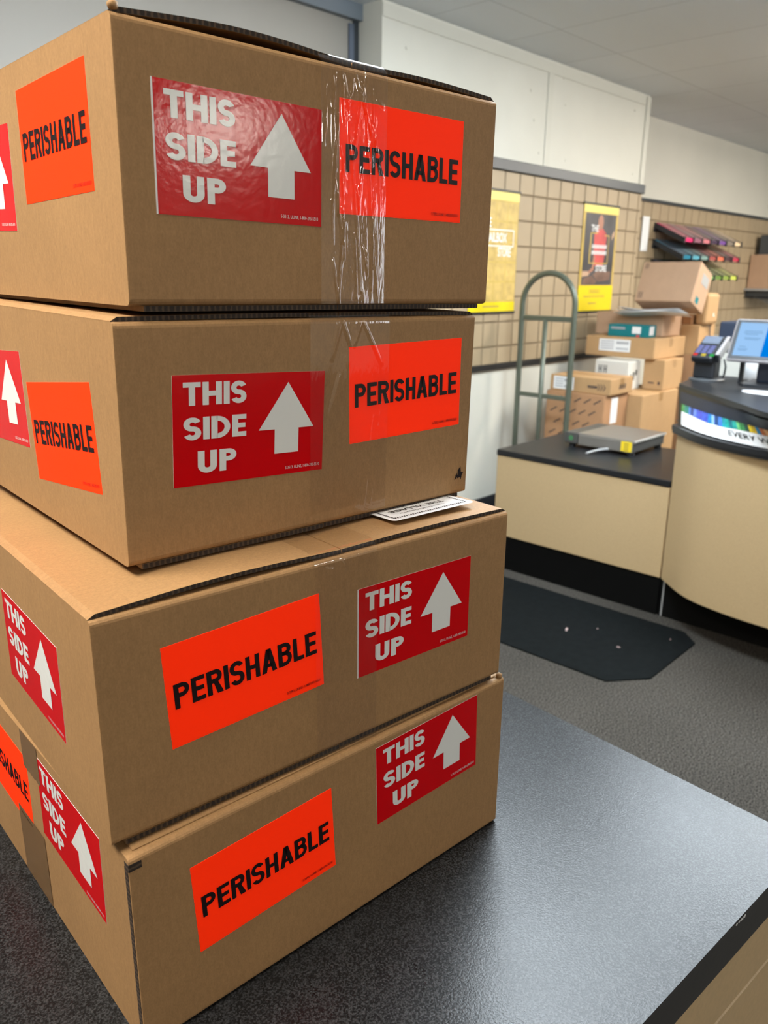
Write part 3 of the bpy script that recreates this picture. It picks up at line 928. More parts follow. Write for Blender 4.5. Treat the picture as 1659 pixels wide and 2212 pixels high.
sgn = 1 if off(bot, .01)[N // 2].x < bot[N // 2].x else -1
mb = MB(); loft([(bot, .180), (lerp(bot, mid, .5), .5), (mid, .832)], mb)
slab(bot, .178, .181, mb, .5)
mb.box(.01, .5, .485, .497, .18, .832)
mb.build('front_panel', M['laminate'], rd)
mb = MB(); mb.box(.014, .5, -.55, .497, 0, .178); mb.build('kick_plate', M['kick'], rd)
mb = MB(); mb.box(.0115, .0140, .480, .486, 0.002, .175); mb.build('kick_seam', M['grey_plastic'], rd)
f0 = lerp(mid, top, .12)
ledge_lo, ledge_hi = off(f0, sgn * .022), off(f0, sgn * .026)
mb = MB(); slab(ledge_lo, .826, .838, mb, .5); slab(ledge_hi, .838, .858, mb, .5)
mb.build('ledge', M['black_edge'], rd)
mb = MB(); loft([(f0, .858), (lerp(f0, top, .96), .985)], mb); loft([(lerp(f0, top, .96), .985), (top, .990)], mb)
slab(lerp(f0, top, .5), .858, .861, mb, .5)
slab(top, .988, 1.005, mb, .66, 0, .075)
mb.box(.24, .6, .47, .509, .84, .99)
mb.build('worktop', M['black_edge'], rd)
# sign panel: runs over the sloping fascia; u along the desk 0..1, v up 0..1
S0 = off(lerp(f0, top, .03), sgn * .003); S1 = off(lerp(f0, top, .93), sgn * .003)


def sign_at(u, v, k=0.0):
    q = u * (N - 1); i0 = min(int(q), N - 2); fr = q - i0
    a = S0[i0].lerp(S0[i0 + 1], fr); b = S1[i0].lerp(S1[i0 + 1], fr); p = a.lerp(b, v)
    t = (S0[i0 + 1] - S0[i0]).normalized(); nn = Vector((t.y, -t.x)) * sgn
    return Vector((p.x + nn.x * k, p.y + nn.y * k, .864 + (.979 - .864) * v + .3 * k))


U0, U1 = .030, .985
mb = MB(); NU = 142
wave = lambda u: float(np.interp(u, [.03, .12, .2, .27, .35, .5, 1], [.40, .385, .34, .345, .40, .43, .45]))


def strip(mb, v_lo, v_hi, k=0.0, ua=U0, ub=U1, n=NU):
    for i in range(n):
        a = ua + (ub - ua) * i / n; b = ua + (ub - ua) * (i + 1) / n
        nv = max(1, round((v_hi(a) - v_lo(a)) / .05))
        for j in range(nv):
            f0_, f1_ = j / nv, (j + 1) / nv
            va = lambda u, f_: v_lo(u) + (v_hi(u) - v_lo(u)) * f_
            mb.poly([sign_at(a, va(a, f0_), k), sign_at(b, va(b, f0_), k), sign_at(b, va(b, f1_), k), sign_at(a, va(a, f1_), k)])


strip(mb, lambda u: .0, lambda u: .96)
sg = mb.build('sign_panel', M['paper'], rd)
mb = MB(); strip(mb, lambda u: .63, lambda u: .985, .0022, U0 - .008, U1); mb.build('dark_band', mat('sign_navy', (.010, .016, .030, 1), .4), sg)
cols = [(60, 120, 60), (70, 130, 90), (40, 110, 100), (40, 120, 105), (85, 120, 190), (35, 55, 110), (90, 115, 190), (60, 75, 165), (62, 70, 160), (60, 80, 170),
        (55, 70, 160), (20, 110, 165), (120, 155, 215), (25, 60, 110), (60, 110, 190), (20, 140, 150), (15, 150, 140), (20, 105, 120), (40, 160, 150), (110, 190, 120),
        (60, 140, 80), (35, 75, 60), (220, 190, 40), (210, 175, 45), (30, 130, 180), (190, 110, 60), (230, 180, 130), (200, 120, 60), (30, 130, 180), (60, 150, 160)]
uu = U0
random.seed(3)
smats = {}
step = (.50 - U0) / len(cols)
for rep in range(2):
    for k, c_ in enumerate(cols):
        key = c_
        if key not in smats: smats[key] = mat('sign_%d_%d_%d' % c_, srgb(*c_), .4, noise=.25, nscale=60)
        w_ = step * random.uniform(.7, 1.3)
        if uu + w_ > U1: break
        mb = MB(); tp = .63 + random.uniform(-.05, .03)
        strip(mb, wave, lambda u: .68, .0007, uu, uu + w_, 3)
        mb.build('colour_streak', smats[key], sg)
        uu += w_
mb = MB(); print_text(mb, 'EVERY WAY', .300, .500, .155, .165, lambda u, v: sign_at(u, v, .0042), .008)
mb.build('lettering', M['black_plastic'], sg)
mb = MB()
for k in range(2): strip(mb, lambda u: .20 - .05 * k, lambda u: .212 - .05 * k, .0010, .075, .13, 4)
mb.build('fine_print', M['grey_print'], sg)

# card terminal
DT = 1.005
KS = 1.0728                    # things on the desk
tm = thing('card_terminal', 'black card payment terminal with lit coloured keys', 'card terminal', (3.40 * KS, 1.335 * KS, DT)); tm.scale = (KS,) * 3
mb = MB(); mb.lathe([(.072, 0), (.072, .006), (.064, .010)], .0, .0, 32); mb.build('base', M['dark_plastic'], tm)
mb = MB(); mb.box(-.035, .035, -.040, .050, .010, .100, bev=.008); mb.build('column', M['black_plastic'], tm)
TL = Matrix.Translation((-.025, .012, .105)) @ Matrix.Rotation(R(-32), 4, 'Y')
mb = MB(); mb.box(-.040, .115, -.048, .042, -.014, .018, bev=.009, mat4=TL); mb.build('head', M['black_plastic'], tm)
mb = MB()
for r_ in range(4):
    for c_ in range(3):
        mb.box(-.010 + .014 * r_, .000 + .014 * r_, -.036 + .025 * c_, -.016 + .025 * c_, .018, .0205, bev=.001, seg=1, mat4=TL)
mb.build('keypad', emit('lit_keys', (.30, .34, .75), .9), tm)
for c_, col in enumerate(((.9, .08, .08), (.95, .75, .08), (.05, .55, .12))):
    mb = MB(); yy = .033 - .0345 * c_
    mb.box(-.030, -.016, yy - .016, yy + .002, .018, .021, bev=.001, seg=1, mat4=TL)
    mb.build('function_key', emit('key_%d' % c_, col, .9), tm)
mb = MB(); mb.box(.058, .108, -.038, .034, .018, .0195, mat4=TL); mb.build('screen', M['slate'], tm)
mb = MB(); mb.box(-.020, .112, -.066, -.050, -.020, .020, bev=.003, mat4=TL)
sh = mb.build('card_slot', M['black_plastic'], tm)
mb = MB(); mb.box(-.018, .110, -.068, -.054, .016, .023, bev=.002, seg=1, mat4=TL)
mb.build('silver_edge', M['silver'], sh)
mb = MB(); mb.box(-.005, .100, -.0685, -.066, -.018, .012, bev=.001, seg=1, mat4=TL)
mb.build('grey_side', M['grey_plastic'], sh)
mb = MB(); mb.tube([(.02, -.055, .09), (.028, -.062, .06), (.030, -.060, .03), (.04, -.052, .008)], .004, 8)
mb.build('cable', M['black_plastic'], tm, smooth=True)

# touch-screen till
ti = thing('till_monitor', 'tilted touch screen till with a silver frame and blue display', 'monitor', (3.30 * KS, 1.232 * KS, DT), R(4)); ti.scale = (KS,) * 3
TM = Matrix.Translation((0, 0, .100)) @ Matrix.Rotation(R(30), 4, 'Y')      # screen plane leaning back
mb = MB(); mb.box(0, .022, -.36, 0, 0, .185, bev=.010, seg=3, mat4=TM); mb.build('housing', M['silver'], ti)
mb = MB(); mb.box(-.0012, .002, -.353, -.007, .007, .178, bev=.0009, seg=1, mat4=TM); mb.build('bezel', M['black_plastic'], ti)
mb = MB(); mb.box(-.0018, 0, -.340, -.022, .022, .166, mat4=TM); sn = mb.build('screen', emit('screen_pale', (.36, .62, .98), .95), ti)
mb = MB(); mb.box(-.0024, -.0016, -.340, -.128, .022, .166, mat4=TM); mb.build('blue_panel', emit('screen_blue', (.0, .24, .86), .9), sn)
mb = MB()
for zz, ya, yb in ((.128, -.112, -.045), (.121, -.115, -.042), (.114, -.098, -.050), (.098, -.112, -.050), (.092, -.105, -.052), (.060, -.065, -.040), (.050, -.075, -.036), (.044, -.070, -.038)):
    mb.box(-.0024, -.0016, ya, yb, zz, zz + .0022, mat4=TM)
mb.build('text_lines', emit('screen_text', (.22, .42, .70), .8), sn)
mb = MB(); mb.box(.10, .19, -.30, -.10, .008, .115, bev=.010); mb.build('stand', M['navy'], ti)
mb = MB(); mb.box(.085, .11, -.052, -.036, .0, .125, bev=.003); mb.build('support_post', M['black_plastic'], ti)
mb = MB(); mb.box(.03, .10, -.075, -.03, .092, .104, bev=.004); mb.build('bracket', M['grey_plastic'], ti)
mb = MB(); mb.prism([(.03, -.06), (.0, -.085), (.0, -.32), (.22, -.32), (.22, -.06)], 0, .010); mb.build('base', M['black_plastic'], ti)
bt = thing('lotion_bottle', 'white bottle with a clear cap behind the till', 'bottle', (3.565 * KS, 1.218 * KS, DT)); bt.scale = (KS,) * 3
mb = MB(); mb.lathe([(.028, 0), (.030, .004), (.030, .070), (.026, .078), (.016, .082)], 0, 0, 24); mb.build('bottle_body', M['paper'], bt, smooth=True)
mb = MB(); mb.lathe([(.024, .080), (.024, .098), (.020, .104)], 0, 0, 24); mb.build('cap', M['silver'], bt, smooth=True)
mb = MB(); mb.prism([(3.395 + .055 * math.cos(a), 1.073 + .108 * math.sin(a)) for a in [2 * math.pi * k / 40 for k in range(40)]], DT, DT + .003)
tag(mb.build('counter_pad', M['paper']), 'white oval pad lying on the register desk edge', 'pad')

# ================================================================== BEHIND THE DESKS
gc = thing('grey_cabinet', 'pale grey cabinet standing behind the register desk', 'cabinet', (4.25, 1.02, 0))
mb = MB(); mb.box(0, .45, 0, .34, 0, 1.075, bev=.006); mb.build('side_panel', M['pale_grey'], gc)
mb = MB(); mb.box(0.01, .45, .342, .66, 0, 1.075, bev=.006); mb.build('body', M['light_grey'], gc)
nb = thing('navy_bin', 'dark navy plastic bin on top of the pale grey cabinet', 'bin', (4.31, 1.38, 1.075))
mb = MB(); mb.box(0, .26, .08, .28, 0, .158, bev=.008); mb.build('bin_body', M['navy'], nb)
mb = MB(); mb.box(.0, .26, -.14, .075, 0, .150, bev=.008); mb.build('bin_end', M['slate'], nb)

# hand truck
ht = thing('hand_truck', 'grey green tubular hand truck with an arched handle', 'hand truck', (4.10, 2.575, 0))
hw, rr = .176, .0165
def arch(): return [(0, hw * math.cos(a), 1.292 + hw * 1.0 * math.sin(a)) for a in [math.pi * k / 28 for k in range(29)]]
mb = MB(); mb.tube([(0, hw, .03), (0, hw, .6)] + arch() + [(0, -hw, .6), (0, -hw, .03)], rr, 14); mb.build('frame', M['metal_green'], ht, smooth=True)
for z_, r2 in ((1.215, .015), (.765, .013), (.33, .013)):
    mb = MB(); mb.box(-.008, .008, -hw, hw, z_ - r2, z_ + r2, bev=.004); mb.build('cross_bar', M['metal_green'], ht)
mb = MB(); mb.tube([(0, .012, .06), (0, .012, 1.21)], .014, 12); mb.build('middle_bar', M['metal_green'], ht, smooth=True)
mb = MB(); mb.box(-.02, .20, -hw - .02, hw + .02, .004, .012, bev=.002); mb.build('toe_plate', M['metal_green'], ht)
for s in (-1, 1):
    mb = MB(); mb.lathe([(.10, -.02), (.115, -.012), (.115, .012), (.10, .02)], 0, 0, 24)
    o = mb.build('wheel', M['black_plastic'], ht, smooth=True)
    o.matrix_local = Matrix.Translation((-.06, s * (hw - .03), .116)) @ Matrix.Rotation(R(90), 4, 'X')

# ------------------------------------------------------------------ pile of parcels
def carton(label, x0, x1, y0, y1, z0, z1, m='kraft_b', tape='y', name='parcel', group='parcels piled behind the hand truck', bev=.006):
    t = thing(name, label, 'parcel', (x0, y0, z0), 0, group)
    w, d, h = x1 - x0, y1 - y0, z1 - z0
    mb = MB(); mb.box(0, w, 0, d, 0, h, bev=bev, seg=2); mb.build('carton_body', M[m], t)
    if tape:
        mb = MB(); c_ = w / 2; tw = .028; e = .0012
        mb.poly([(c_ - tw, .01, h + e), (c_ + tw, .01, h + e), (c_ + tw, d - .01, h + e), (c_ - tw, d - .01, h + e)])
        mb.poly([(c_ - tw, -e, h - .055), (c_ + tw, -e, h - .055), (c_ + tw, -e, h), (c_ - tw, -e, h)])
        mb.poly([(c_ - tw, -e, h), (c_ + tw, -e, h), (c_ + tw, .01, h + e), (c_ - tw, .01, h + e)])
        mb.build('packing_tape', M['film'], t)
    return t


M['film'] = clear_film('shiny_tape', (.95, .92, .86, 1), .03, .12, bump=.5, scale=(60, 60, 60))


def side_label(t, y0, y1, z0, z1, d, lines=True, nm='address_label'):
    """white label on the -x side; y measured from the near edge"""
    mb = MB(); mb.box(-.0015, 0, y0, y1, z0, z1); l = mb.build(nm, M['paper'], t)
    if lines:
        mb = MB()
        for k in range(4):
            mb.box(-.0022, -.0015, y0 + (y1 - y0) * .52, y1 - .012, z0 + (z1 - z0) * (.18 + .2 * k), z0 + (z1 - z0) * (.25 + .2 * k))
        for k in range(14):
            mb.box(-.0022, -.0015, y0 + .012 + (y1 - y0) * .028 * k, y0 + .012 + (y1 - y0) * .028 * (k + .55), z0 + (z1 - z0) * .15, z0 + (z1 - z0) * .34)
            mb.box(-.0022, -.0015, y0 + .012 + (y1 - y0) * .028 * k, y0 + .012 + (y1 - y0) * .028 * (k + .7), z0 + (z1 - z0) * .62, z0 + (z1 - z0) * .84)
        mb.build('fine_print', M['grey_print'], l)
    return l


P1 = carton('reddish carton printed with slanting stripes, under the arrow parcel', 4.300, 4.596, 2.272, 2.67, 0, .776, 'kraft_c', None)
mb = MB()
for r_ in range(7):
    for k in range(6):
        yy = .02 + .066 * k + (.03 if r_ % 2 else 0); zz = .30 + .07 * r_
        if yy + .05 < .39: mb.poly([(-.001, yy, zz + .026), (-.001, yy + .006, zz + .032), (-.001, yy + .052, zz + .004), (-.001, yy + .046, zz - .004)])
mb.build('printed_stripes', M['black_print'], P1)
for q in ((.085, .165, .60, .755), (.075, .155, .44, .555)):
    mb = MB(); mb.box(q[0], q[1], -.0015, 0, q[2], q[3], bev=.0005, seg=1); mb.build('address_label', M['paper'], P1)
P3 = carton('flat carton with white label and printed arrow, topmost of the left column', 4.318, 4.596, 2.250, 2.660, .776, .873, 'kraft_b', 'y')
side_label(P3, .245, .385, .012, .088, 1, True)
mb = MB()
mb.box(-.001, 0, .085, .150, .036, .052)
for k in range(3):
    q = .080 - .018 * k
    mb.poly([(-.001, q, .024), (-.001, q - .014, .044), (-.001, q, .064), (-.001, q + .006, .064), (-.001, q - .006, .044), (-.001, q + .006, .024)])
for k in range(3):
    mb.poly([(.10 + .03 * k, -.001, .030), (.125 + .03 * k, -.001, .034), (.13 + .03 * k, -.001, .058), (.112 + .03 * k, -.001, .062)])
mb.build('printed_arrow', M['black_print'], P3)
P2 = carton('large plain tan carton on the floor, supporting the white box', 4.600, 5.110, 2.180, 2.62, 0, .758, 'kraft_b', 'y')
P4 = carton('white carton with black printing, between two brown parcels', 4.738, 4.903, 2.358, 2.592, .758, .938, 'pale_grey', None, 'white_parcel')
mb = MB()
for a in (.150, .185):
    mb.box(-.001, 0, a, a + .006, .10, .15); mb.box(-.001, 0, a + .016, a + .022, .10, .15); mb.box(-.001, 0, a, a + .022, .122, .128)
for k in range(3): mb.box(.03 + .035 * k, .05 + .035 * k, -.001, 0, .03 + .03 * k, .10 + .012 * k)
mb.build('printed_marks', M['black_plastic'], P4)
P5 = carton('brown taped carton right of the white box', 4.907, 5.185, 2.200, 2.340, .758, .950, 'kraft_b', 'y')
mb = MB(); mb.box(-.001, 0, .02, .035, .035, .055); mb.box(-.001, 0, .06, .10, .040, .050); mb.build('printed_marks', M['black_print'], P5)
P6 = carton('wide flat carton with a long white label, under the teal carton', 4.868, 5.325, 2.262, 2.745, .951, 1.078, 'kraft_b', 'y')
side_label(P6, .165, .385, .035, .112, 1)
tl = thing('teal_carton', 'small flat teal retail carton lying on the wide parcel', 'carton', (4.930, 2.340, 1.079))
mb = MB(); mb.box(0, .105, 0, .285, 0, .077, bev=.003); mb.build('carton_body', M['teal'], tl)
mb = MB(); mb.box(-.001, 0, .055, .115, .022, .066); mb.build('white_label', M['paper'], tl)
mb = MB(); mb.box(.01, .07, -.001, 0, .015, .070, bev=.0004, seg=1); mb.build('white_label', M['paper'], tl)
mb = MB(); mb.box(-.001, 0, .165, .265, .045, .060); mb.build('brand_strip', M['grey_print'], tl)
mb = MB(); mb.box(-.001, 0, .06, .085, .0, .014); mb.build('red_strip', M['photo_red'], tl)
P8 = carton('shaded brown carton behind the teal carton, under white mailers', 5.062, 5.336, 2.310, 2.790, 1.081, 1.226, 'kraft_d', 'y')
ml = thing('white_mailer', 'white paper mailers squashed under the tilted carton', 'mailer', (4.935, 2.13, 1.231))
for k in range(3):
    mb = MB(); nx, ny = 8, 20; v0 = {}
    for s in (0, 1):
        for i in range(nx + 1):
            for j in range(ny + 1):
                fx, fy = i / nx, j / ny
                ed = math.sin(math.pi * min(max(fx, .02), .98)) * math.sin(math.pi * min(max(fy, .02), .98))
                z_ = .010 * k + .008 * math.sin(fy * 5 + k) + (s - .5) * .010 * (ed ** .4) + .010 - .028 * fx
                v0[s, i, j] = len(mb.v); mb.v.append((.01 * k + .13 * fx, .02 * k + (.47 - .03 * k) * fy, z_))
    for i in range(nx):
        for j in range(ny):
            mb.f.append((v0[1, i, j], v0[1, i + 1, j], v0[1, i + 1, j + 1], v0[1, i, j + 1])); mb.mi.append(0)
            mb.f.append((v0[0, i, j], v0[0, i, j + 1], v0[0, i + 1, j + 1], v0[0, i + 1, j])); mb.mi.append(0)
    for j in range(ny):
        for i in (0, nx): mb.f.append((v0[0, i, j], v0[0, i, j + 1], v0[1, i, j + 1], v0[1, i, j])); mb.mi.append(0)
    mb.build('mailer_sheet', M['paper'], ml, smooth=True)
tb_ = thing('tilted_parcel', 'large plain carton leaning back on top of the pile', 'parcel',
            mtx=Matrix.Translation((4.98, 2.1106, 1.3085)) @ (Matrix.Rotation(.0078, 4, 'Z') @ Matrix.Rotation(.3894, 4, 'Y') @ Matrix.Rotation(-.0073, 4, 'X')),
            group='parcels piled behind the hand truck')
mb = MB(); mb.box(0, .2127, 0, .3748, 0, .261, bev=.006); mb.build('carton_body', M['kraft_d'], tb_)
mb = MB()
for (a, b, c_, d) in ((.335, .362, .215, .25), (.330, .362, .02, .06)):
    for k in range(3): mb.box(-.001, 0, a + (b - a) * k / 3, a + (b - a) * (k + .4) / 3, c_, d)
mb.build('printed_marks', M['black_print'], tb_)
mb = MB(); mb.box(.07, .18, -.0012, 0, .150, .215); mb.build('address_label', M['grey_plastic'], tb_)
mb = MB(); mb.box(.05, .10, -.0012, 0, .02, .06); mb.build('blue_tape_mark', M['teal'], tb_)
P12 = carton('tall brown carton behind the taped parcels, beside the register desk', 5.345, 5.66, 2.12, 2.40, 0, .955, 'kraft_c', None)
P11 = carton('taped carton with a black mark, under the small padded parcel', 5.345, 5.600, 2.185, 2.320, .955, 1.152, 'kraft_b', 'y')
mb = MB(); mb.poly([(.145, -.0016, .20), (.165, -.0016, .09), (.19, -.0016, .10), (.17, -.0016, .19)]); mb.build('black_mark', M['black_print'], P11)
P10 = carton('small bulging amber parcel standing on the right end of the pile', 5.36, 5.555, 2.155, 2.235, 1.153, 1.356, 'kraft_b', None, bev=.022)
mb = MB(); mb.poly([(.10, -.0015, .055), (.125, -.0015, .050), (.115, -.0015, .065), (.105, -.0015, .082)]); mb.build('shiny_tape', M['paper'], P10)  # flat white patch, the tape's shine put into the colour
P13 = carton('small brown carton tucked in the dark gap under the tilted parcel', 5.347, 5.45, 2.245, 2.40, 1.153, 1.215, 'kraft_c', None)

# ------------------------------------------------------------------ posters
def poster(label, x0, x1, z0, z1):
    t = thing('poster', label, 'poster', (x0, WY - .0115, z0), 0, 'yellow posters on the slat wall')
    w, h = x1 - x0, z1 - z0
    mb = MB(); mb.box(0, w, -.002, 0, 0, h); mb.build('sheet', M['gold'], t)
    mb = MB(); mb.box(0, w, -.0035, -.002, h - .047, h); mb.build('top_strip', M['pale_yellow'], t)
    mb = MB(); mb.box(0, w, -.0035, -.002, 0, h * .245 if x0 > 4.6 else .055); b = mb.build('bottom_strip', M['yellow'], t)
    for z_ in (0, h + .012):
        mb = MB(); mb.box(-.006, w + .006, -.008, 0, z_ - .012, z_); mb.build('hanger_rail', M['black_rail'], t)
    return t, w, h, b


def flat(t, polys, name, m, parent=None, k=-.003):
    mb = MB()
    for q in polys: mb.poly([(x, k, z) for x, z in q])
    return mb.build(name, m, parent or t)


p1, w, h, b1 = poster('yellow mailbox poster half hidden behind the stacked boxes', 3.745, 4.205, 1.245, 1.915)
q = []
for r_ in range(5):
    for c_ in range(4):
        q.append([(w * (.03 + .245 * c_), .065 + .112 * r_), (w * (.255 + .245 * c_), .065 + .112 * r_), (w * (.255 + .245 * c_), .165 + .112 * r_), (w * (.03 + .245 * c_), .165 + .112 * r_)])
flat(p1, q, 'mailbox_picture', mat('poster_gold_light', (.53, .37, .11, 1), .5, noise=.22, nscale=16), k=-.0028)
pl = lambda u, v: (u, -.0036, v)
for q in (('MAILBOX', .135, .350, .395), ('THE', .10, .19, .475), ('STORE', .265, .395, .315)):
    mb = MB(); print_text(mb, *q, .052, pl, .02); mb.build('lettering', M['paper'], p1)
mb = MB()
for (a, b_, c_, d) in ((.09, .42, .458, .464), (.414, .42, .375, .458), (.09, .42, .369, .375)): mb.box(a, b_, -.0036, -.003, c_, d)
mb.build('white_outline', M['paper'], p1)
flat(p1, [[(.14, .026), (.30, .026), (.30, .034), (.14, .034)]], 'fine_print', M['gold_dark'], b1, -.0042)

p2, w, h, b2 = poster('dark photo poster of a person in red with yellow borders', 4.955, 5.425, 1.225, 1.912)
flat(p2, [[(.028, h * .25), (w - .028, h * .25), (w - .028, h - .052), (.028, h - .052)]], 'photo', M['photo_dark'], k=-.0030)
el = lambda cx_, cz_, rx, rz, n=20: [(cx_ + rx * math.cos(2 * math.pi * k / n), cz_ + rz * math.sin(2 * math.pi * k / n)) for k in range(n)]
flat(p2, [[(.17, .30), (.30, .30), (.315, .36), (.325, .505), (.28, .535), (.255, .545), (.205, .535), (.155, .50), (.165, .38)]], 'red_shirt', M['photo_red'], k=-.0034)
flat(p2, [el(.232, .580, .036, .048), [(.165, .36), (.19, .36), (.18, .27), (.12, .245), (.11, .26), (.155, .285)]], 'face_and_arm', M['photo_skin'], k=-.0037)
flat(p2, [[(.035, .178), (.20, .178), (.235, .195), (.16, .235), (.06, .215)], [(.25, .192), (.41, .205), (.42, .262), (.24, .268), (.17, .24)]], 'table_picture', M['photo_brown'], k=-.0034)
flat(p2, [[(.03, .225), (.11, .232), (.13, .247), (.10, .262), (.03, .262)], [(.395, .47), (.43, .50), (.43, .54), (.40, .51)]], 'pale_shapes', M['photo_pale'], k=-.0038)
mb = MB()
for (a, b_, c_, d) in ((.105, .118, .315, .512), (.355, .362, .315, .500), (.105, .362, .312, .319), (.105, .20, .506, .513), (.30, .362, .495, .502)): mb.box(a, b_, -.0044, -.0038, c_, d)
mb.build('yellow_outline', M['gold'], p2)
pl = lambda u, v: (u, -.0046, v)
for q in (('THE', .108, .205, .520), ('STORE', .205, .355, .262)):
    mb = MB(); print_text(mb, *q, .043, pl, .02); mb.build('lettering', M['paper'], p2)
q = []
for zc, n in ((.412, 9), (.372, 10)):
    for k in range(n):
        a = .135 + .205 * k / n; q.append([(a, zc), (a + .014, zc), (a + .016, zc + .024), (a + .003, zc + .026)])
flat(p2, q, 'small_lettering', M['paper'], k=-.0046)
q = [[(.14, .118), (.29, .118), (.29, .122), (.14, .122)], [(.14, .138), (.29, .138), (.29, .141), (.14, .141)], [(.14, .045), (.25, .045), (.25, .054), (.14, .054)]]
for k in range(9): q.append([(.15 + .015 * k, .124), (.158 + .015 * k, .124), (.158 + .015 * k, .136), (.15 + .015 * k, .136)])
for k in range(18): q.append([(.075 + .016 * k, .088), (.084 + .016 * k, .088), (.084 + .016 * k, .102), (.075 + .016 * k, .102)])
flat(p2, q, 'fine_print', M['gold_dark'], b2, -.0042)

# ------------------------------------------------------------------ sloping rack of packing supplies on the far wall
FX0, PITCH = 6.670, .1765
rk = thing('display_rack', 'black sloping wall rack holding coloured mailer packs', 'rack', (FX0, FY - .011, 0))
rows = [(1.866, 1.737, 7, 0), (1.735, 1.602, 7, 0), (1.573, 1.440, 7, 0)]
sl_len = .275
for ri, (zw, zf, n, k0) in enumerate(rows):
    ang = math.atan2(zw - zf, sl_len)
    mb = MB(); mb.box(-.01, n * PITCH + .01, -.012, 0, zw - .045, zw - .005)
    mb.build('back_bar', M['black_plastic'], rk)
    for k in range(n + 1):
        mb = MB(); x = k * PITCH
        mb.poly([(x - .005, 0, zw + .028), (x - .005, -sl_len, zf + .030), (x - .005, -sl_len, zf - .012), (x - .005, 0, zw - .012)])
        mb.poly([(x + .005, 0, zw - .012), (x + .005, -sl_len, zf - .012), (x + .005, -sl_len, zf + .030), (x + .005, 0, zw + .028)])
        mb.poly([(x - .005, -sl_len, zf + .030), (x - .005, 0, zw + .028), (x + .005, 0, zw + .028), (x + .005, -sl_len, zf + .030)])
        mb.poly([(x - .012, -sl_len - .003, zf - .012), (x + .012, -sl_len - .003, zf - .012), (x + .012, -sl_len - .003, zf + .042), (x - .012, -sl_len - .003, zf + .042)])
        mb.build('divider', M['black_plastic'], rk)
packs = [[('hot pink', (225, 35, 110)), ('dusty mauve', (150, 95, 115)), ('rose pink', (205, 120, 130)), ('dark plum', (60, 38, 70)), ('violet', (115, 70, 150)), ('taupe', (130, 118, 108)), ('cream', (235, 205, 165))],
         [('teal', (20, 120, 150)), ('sky blue', (90, 165, 185)), ('grey green', (130, 160, 155)), ('rust red', (165, 80, 75)), ('coral', (225, 115, 85)), ('dark maroon', (70, 40, 50)), ('crimson', (190, 45, 75))],
         [('navy', (25, 40, 70)), ('dark green', (30, 80, 60)), ('sea green', (70, 130, 110)), ('pale green', (130, 170, 110)), ('grass green', (105, 140, 60)), ('olive green', (140, 165, 65)), ('lime yellow', (205, 215, 90))]]
rown = ['top', 'middle', 'lowest']
for ri, (zw, zf, n, k0) in enumerate(rows):
    for k in range(n):
        nm, c_ = packs[ri][k]
        t = thing('mailer_pack', '%s mailer pack in the %s row of the sloping wall rack' % (nm, rown[ri]), 'mailer pack', (FX0 + k * PITCH, FY - .011, 0), 0, 'mailer packs on the wall rack')
        mm = mat('pack_' + nm.replace(' ', '_'), srgb(*c_), .35)
        a, b = .010, PITCH - .010
        y0, y1 = -.016, -sl_len + .004
        z0w, z0f = zw, zf
        th = .026
        mb = MB()
        for (h0, h1, mi) in ((.0, th, 0),):
            P = [(a, y0, z0w + h0), (b, y0, z0w + h0), (b, y1, z0f + h0), (a, y1, z0f + h0), (a, y0, z0w + h1), (b, y0, z0w + h1), (b, y1, z0f + h1), (a, y1, z0f + h1)]
            for f_ in ((0, 1, 2, 3), (7, 6, 5, 4), (0, 4, 5, 1), (1, 5, 6, 2), (2, 6, 7, 3), (3, 7, 4, 0)): mb.poly([P[i] for i in f_])
        mb.build('sleeve', mm, t)
        mb = MB(); e = .002  # greyed top sheet, reflection put into its colour
        mb.poly([(a + e, y1 + .012, z0f + th + .007), (b - e, y1 + .012, z0f + th + .007), (b - e, y0, z0w + th + .001), (a + e, y0, z0w + th + .001)])
        mb.build('film_window', mat('film_' + nm.replace(' ', '_'), tuple(.35 * x + .65 * y for x, y in zip(srgb(*c_)[:3], (.20, .17, .17))) + (1,), .3), t)

mb = MB(); mb.box(6.445, 6.56, FY - .020, FY - .011, 1.66, 1.93, bev=.002)
tag(mb.build('price_panel', M['paper']), 'narrow white panel on the far slat wall left of the sloping rack', 'sign')

# right end of the far wall
SX = 8.92
ws = thing('wall_shelf', 'grey shelf on the far slat wall under the plain brown box', 'shelf', (SX - .05, FY - .011, 0))
mb = MB(); mb.box(0, 1.2, -.32, 0, 1.332, 1.352, bev=.002); mb.build('board', M['grey_plastic'], ws)
for x in (.06, 1.1):
    mb = MB(); mb.box(x, x + .012, -.26, 0, 1.27, 1.332); mb.build('bracket', M['dark_plastic'], ws)
carton('plain brown carton on the wall shelf at the photo\'s right edge', SX, SX + .75, FY - .30, FY - .02, 1.352, 1.690, 'kraft_d', None, 'shelf_carton', 'goods on the wall shelf')
dv = thing('display_device', 'dark boxed gadget with a teal screen on the shelf carton', 'gadget', (SX + .10, FY - .27, 1.690))
mb = MB(); mb.box(0, .36, 0, .21, 0, .195, bev=.006); mb.build('case', M['dark_plastic'], dv)
mb = MB(); mb.box(.025, .34, -.003, 0, .02, .18); sc_ = mb.build('screen', mat('teal_screen', srgb(60, 130, 150), .3), dv)
mb = MB(); mb.box(.06, .2, -.005, -.003, .06, .085); mb.build('white_mark', M['paper'], sc_)
wr = thing('wire_rack', 'grey wire basket with white rolls under the wall shelf', 'rack', (SX - .02, FY - .011, 0))
mb = MB()
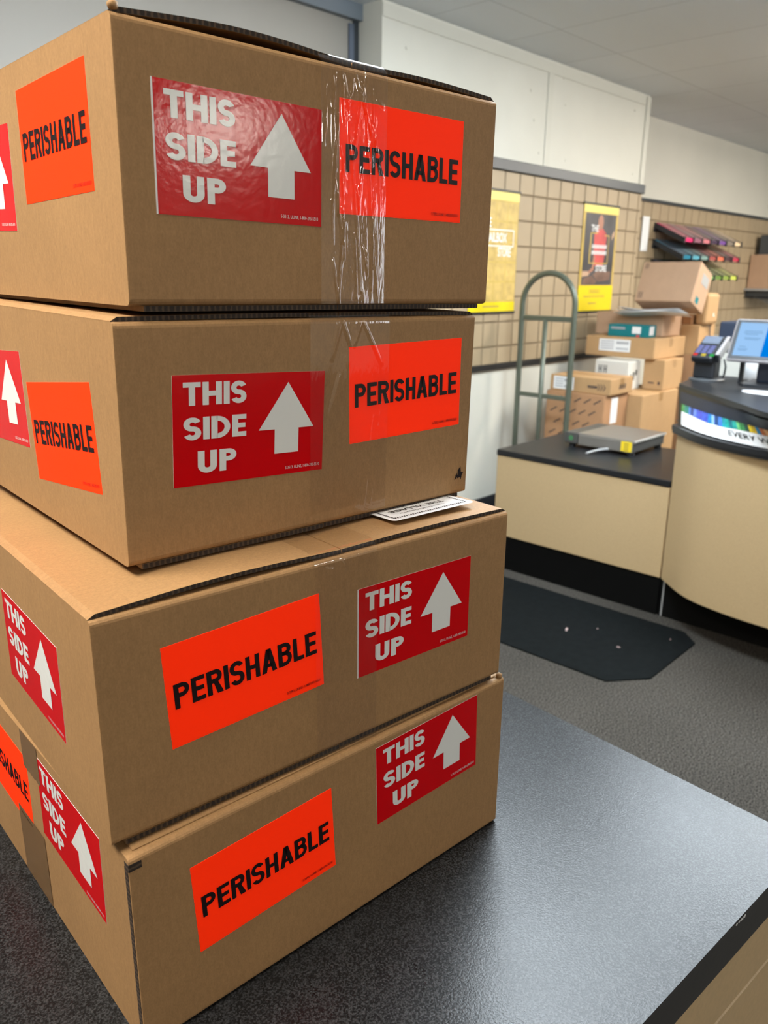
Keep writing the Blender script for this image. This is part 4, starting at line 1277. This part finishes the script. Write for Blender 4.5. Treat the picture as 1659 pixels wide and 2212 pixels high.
for k in range(12): mb.tube([(.09 * k, 0, 1.262), (.09 * k, -.16, 1.255), (.09 * k, -.30, 1.19)], .004, 6)
for y_, z_ in ((0, 1.262), (-.16, 1.255), (-.30, 1.19)): mb.tube([(0, y_, z_), (1.0, y_, z_)], .004, 6)
mb.build('wire_basket', M['dark_plastic'], wr, smooth=True)
for k, wh in enumerate(('left of the two', 'right of the two')):
    mb = MB(); mb.tube([(SX + .06 + .32 * k, FY - .09, 1.290), (SX + .34 + .32 * k, FY - .09, 1.290)], .024, 16)
    tag(mb.build('paper_roll', M['paper'], smooth=True), 'white paper roll lying in the wire basket, %s' % wh, 'paper roll', 'white rolls in the wire basket')

# ------------------------------------------------------------------ floor mat and litter
fm = [(3.127, 2.30), (2.53, 2.30), (2.505, 1.75), (2.511, 1.220), (2.648, 1.109), (3.060, 1.112), (3.137, 1.191)]
mb = MB(); mb.prism([(x, y) for x, y in fm], 0.0, .006)
tag(mb.build('floor_mat', M['mat_rubber']), 'black rubber floor mat with clipped corners on the carpet', 'mat')
for (x, y, z, s, a, m, lb) in ((2.80, 1.56, .006, (.030, .009), .4, 'scrap_pink', 'pinkish paper strip near the middle of the black mat'),
                              (2.80, 1.32, .006, (.014, .006), 2.0, 'scrap_pink', 'small brown scrap near the right end of the black mat'),
                              (2.505, 1.78, .0005, (.016, .010), .9, 'scrap_pale', 'pale crumb on the carpet just before the black mat'),
                              (3.02, 1.20, .006, (.008, .005), .1, 'scrap_pink', 'tiny pale speck at the clipped far corner of the mat'),
                              (2.90, 1.47, .006, (.006, .005), 1.1, 'scrap_pink', 'tiny grey crumb beyond the pinkish strip on the mat')):
    mb = MB(); c_, s_ = math.cos(a), math.sin(a)
    ring = [(-.5, -.4), (.1, -.5), (.5, -.3), (.45, .4), (-.1, .5), (-.5, .35)]
    mb.prism([(x + (u * s[0] * c_ - v * s[1] * s_), y + (u * s[0] * s_ + v * s[1] * c_)) for u, v in ring], z, z + .0025)
    tag(mb.build('paper_scrap', M[m]), lb, 'scrap', 'scraps on the floor')
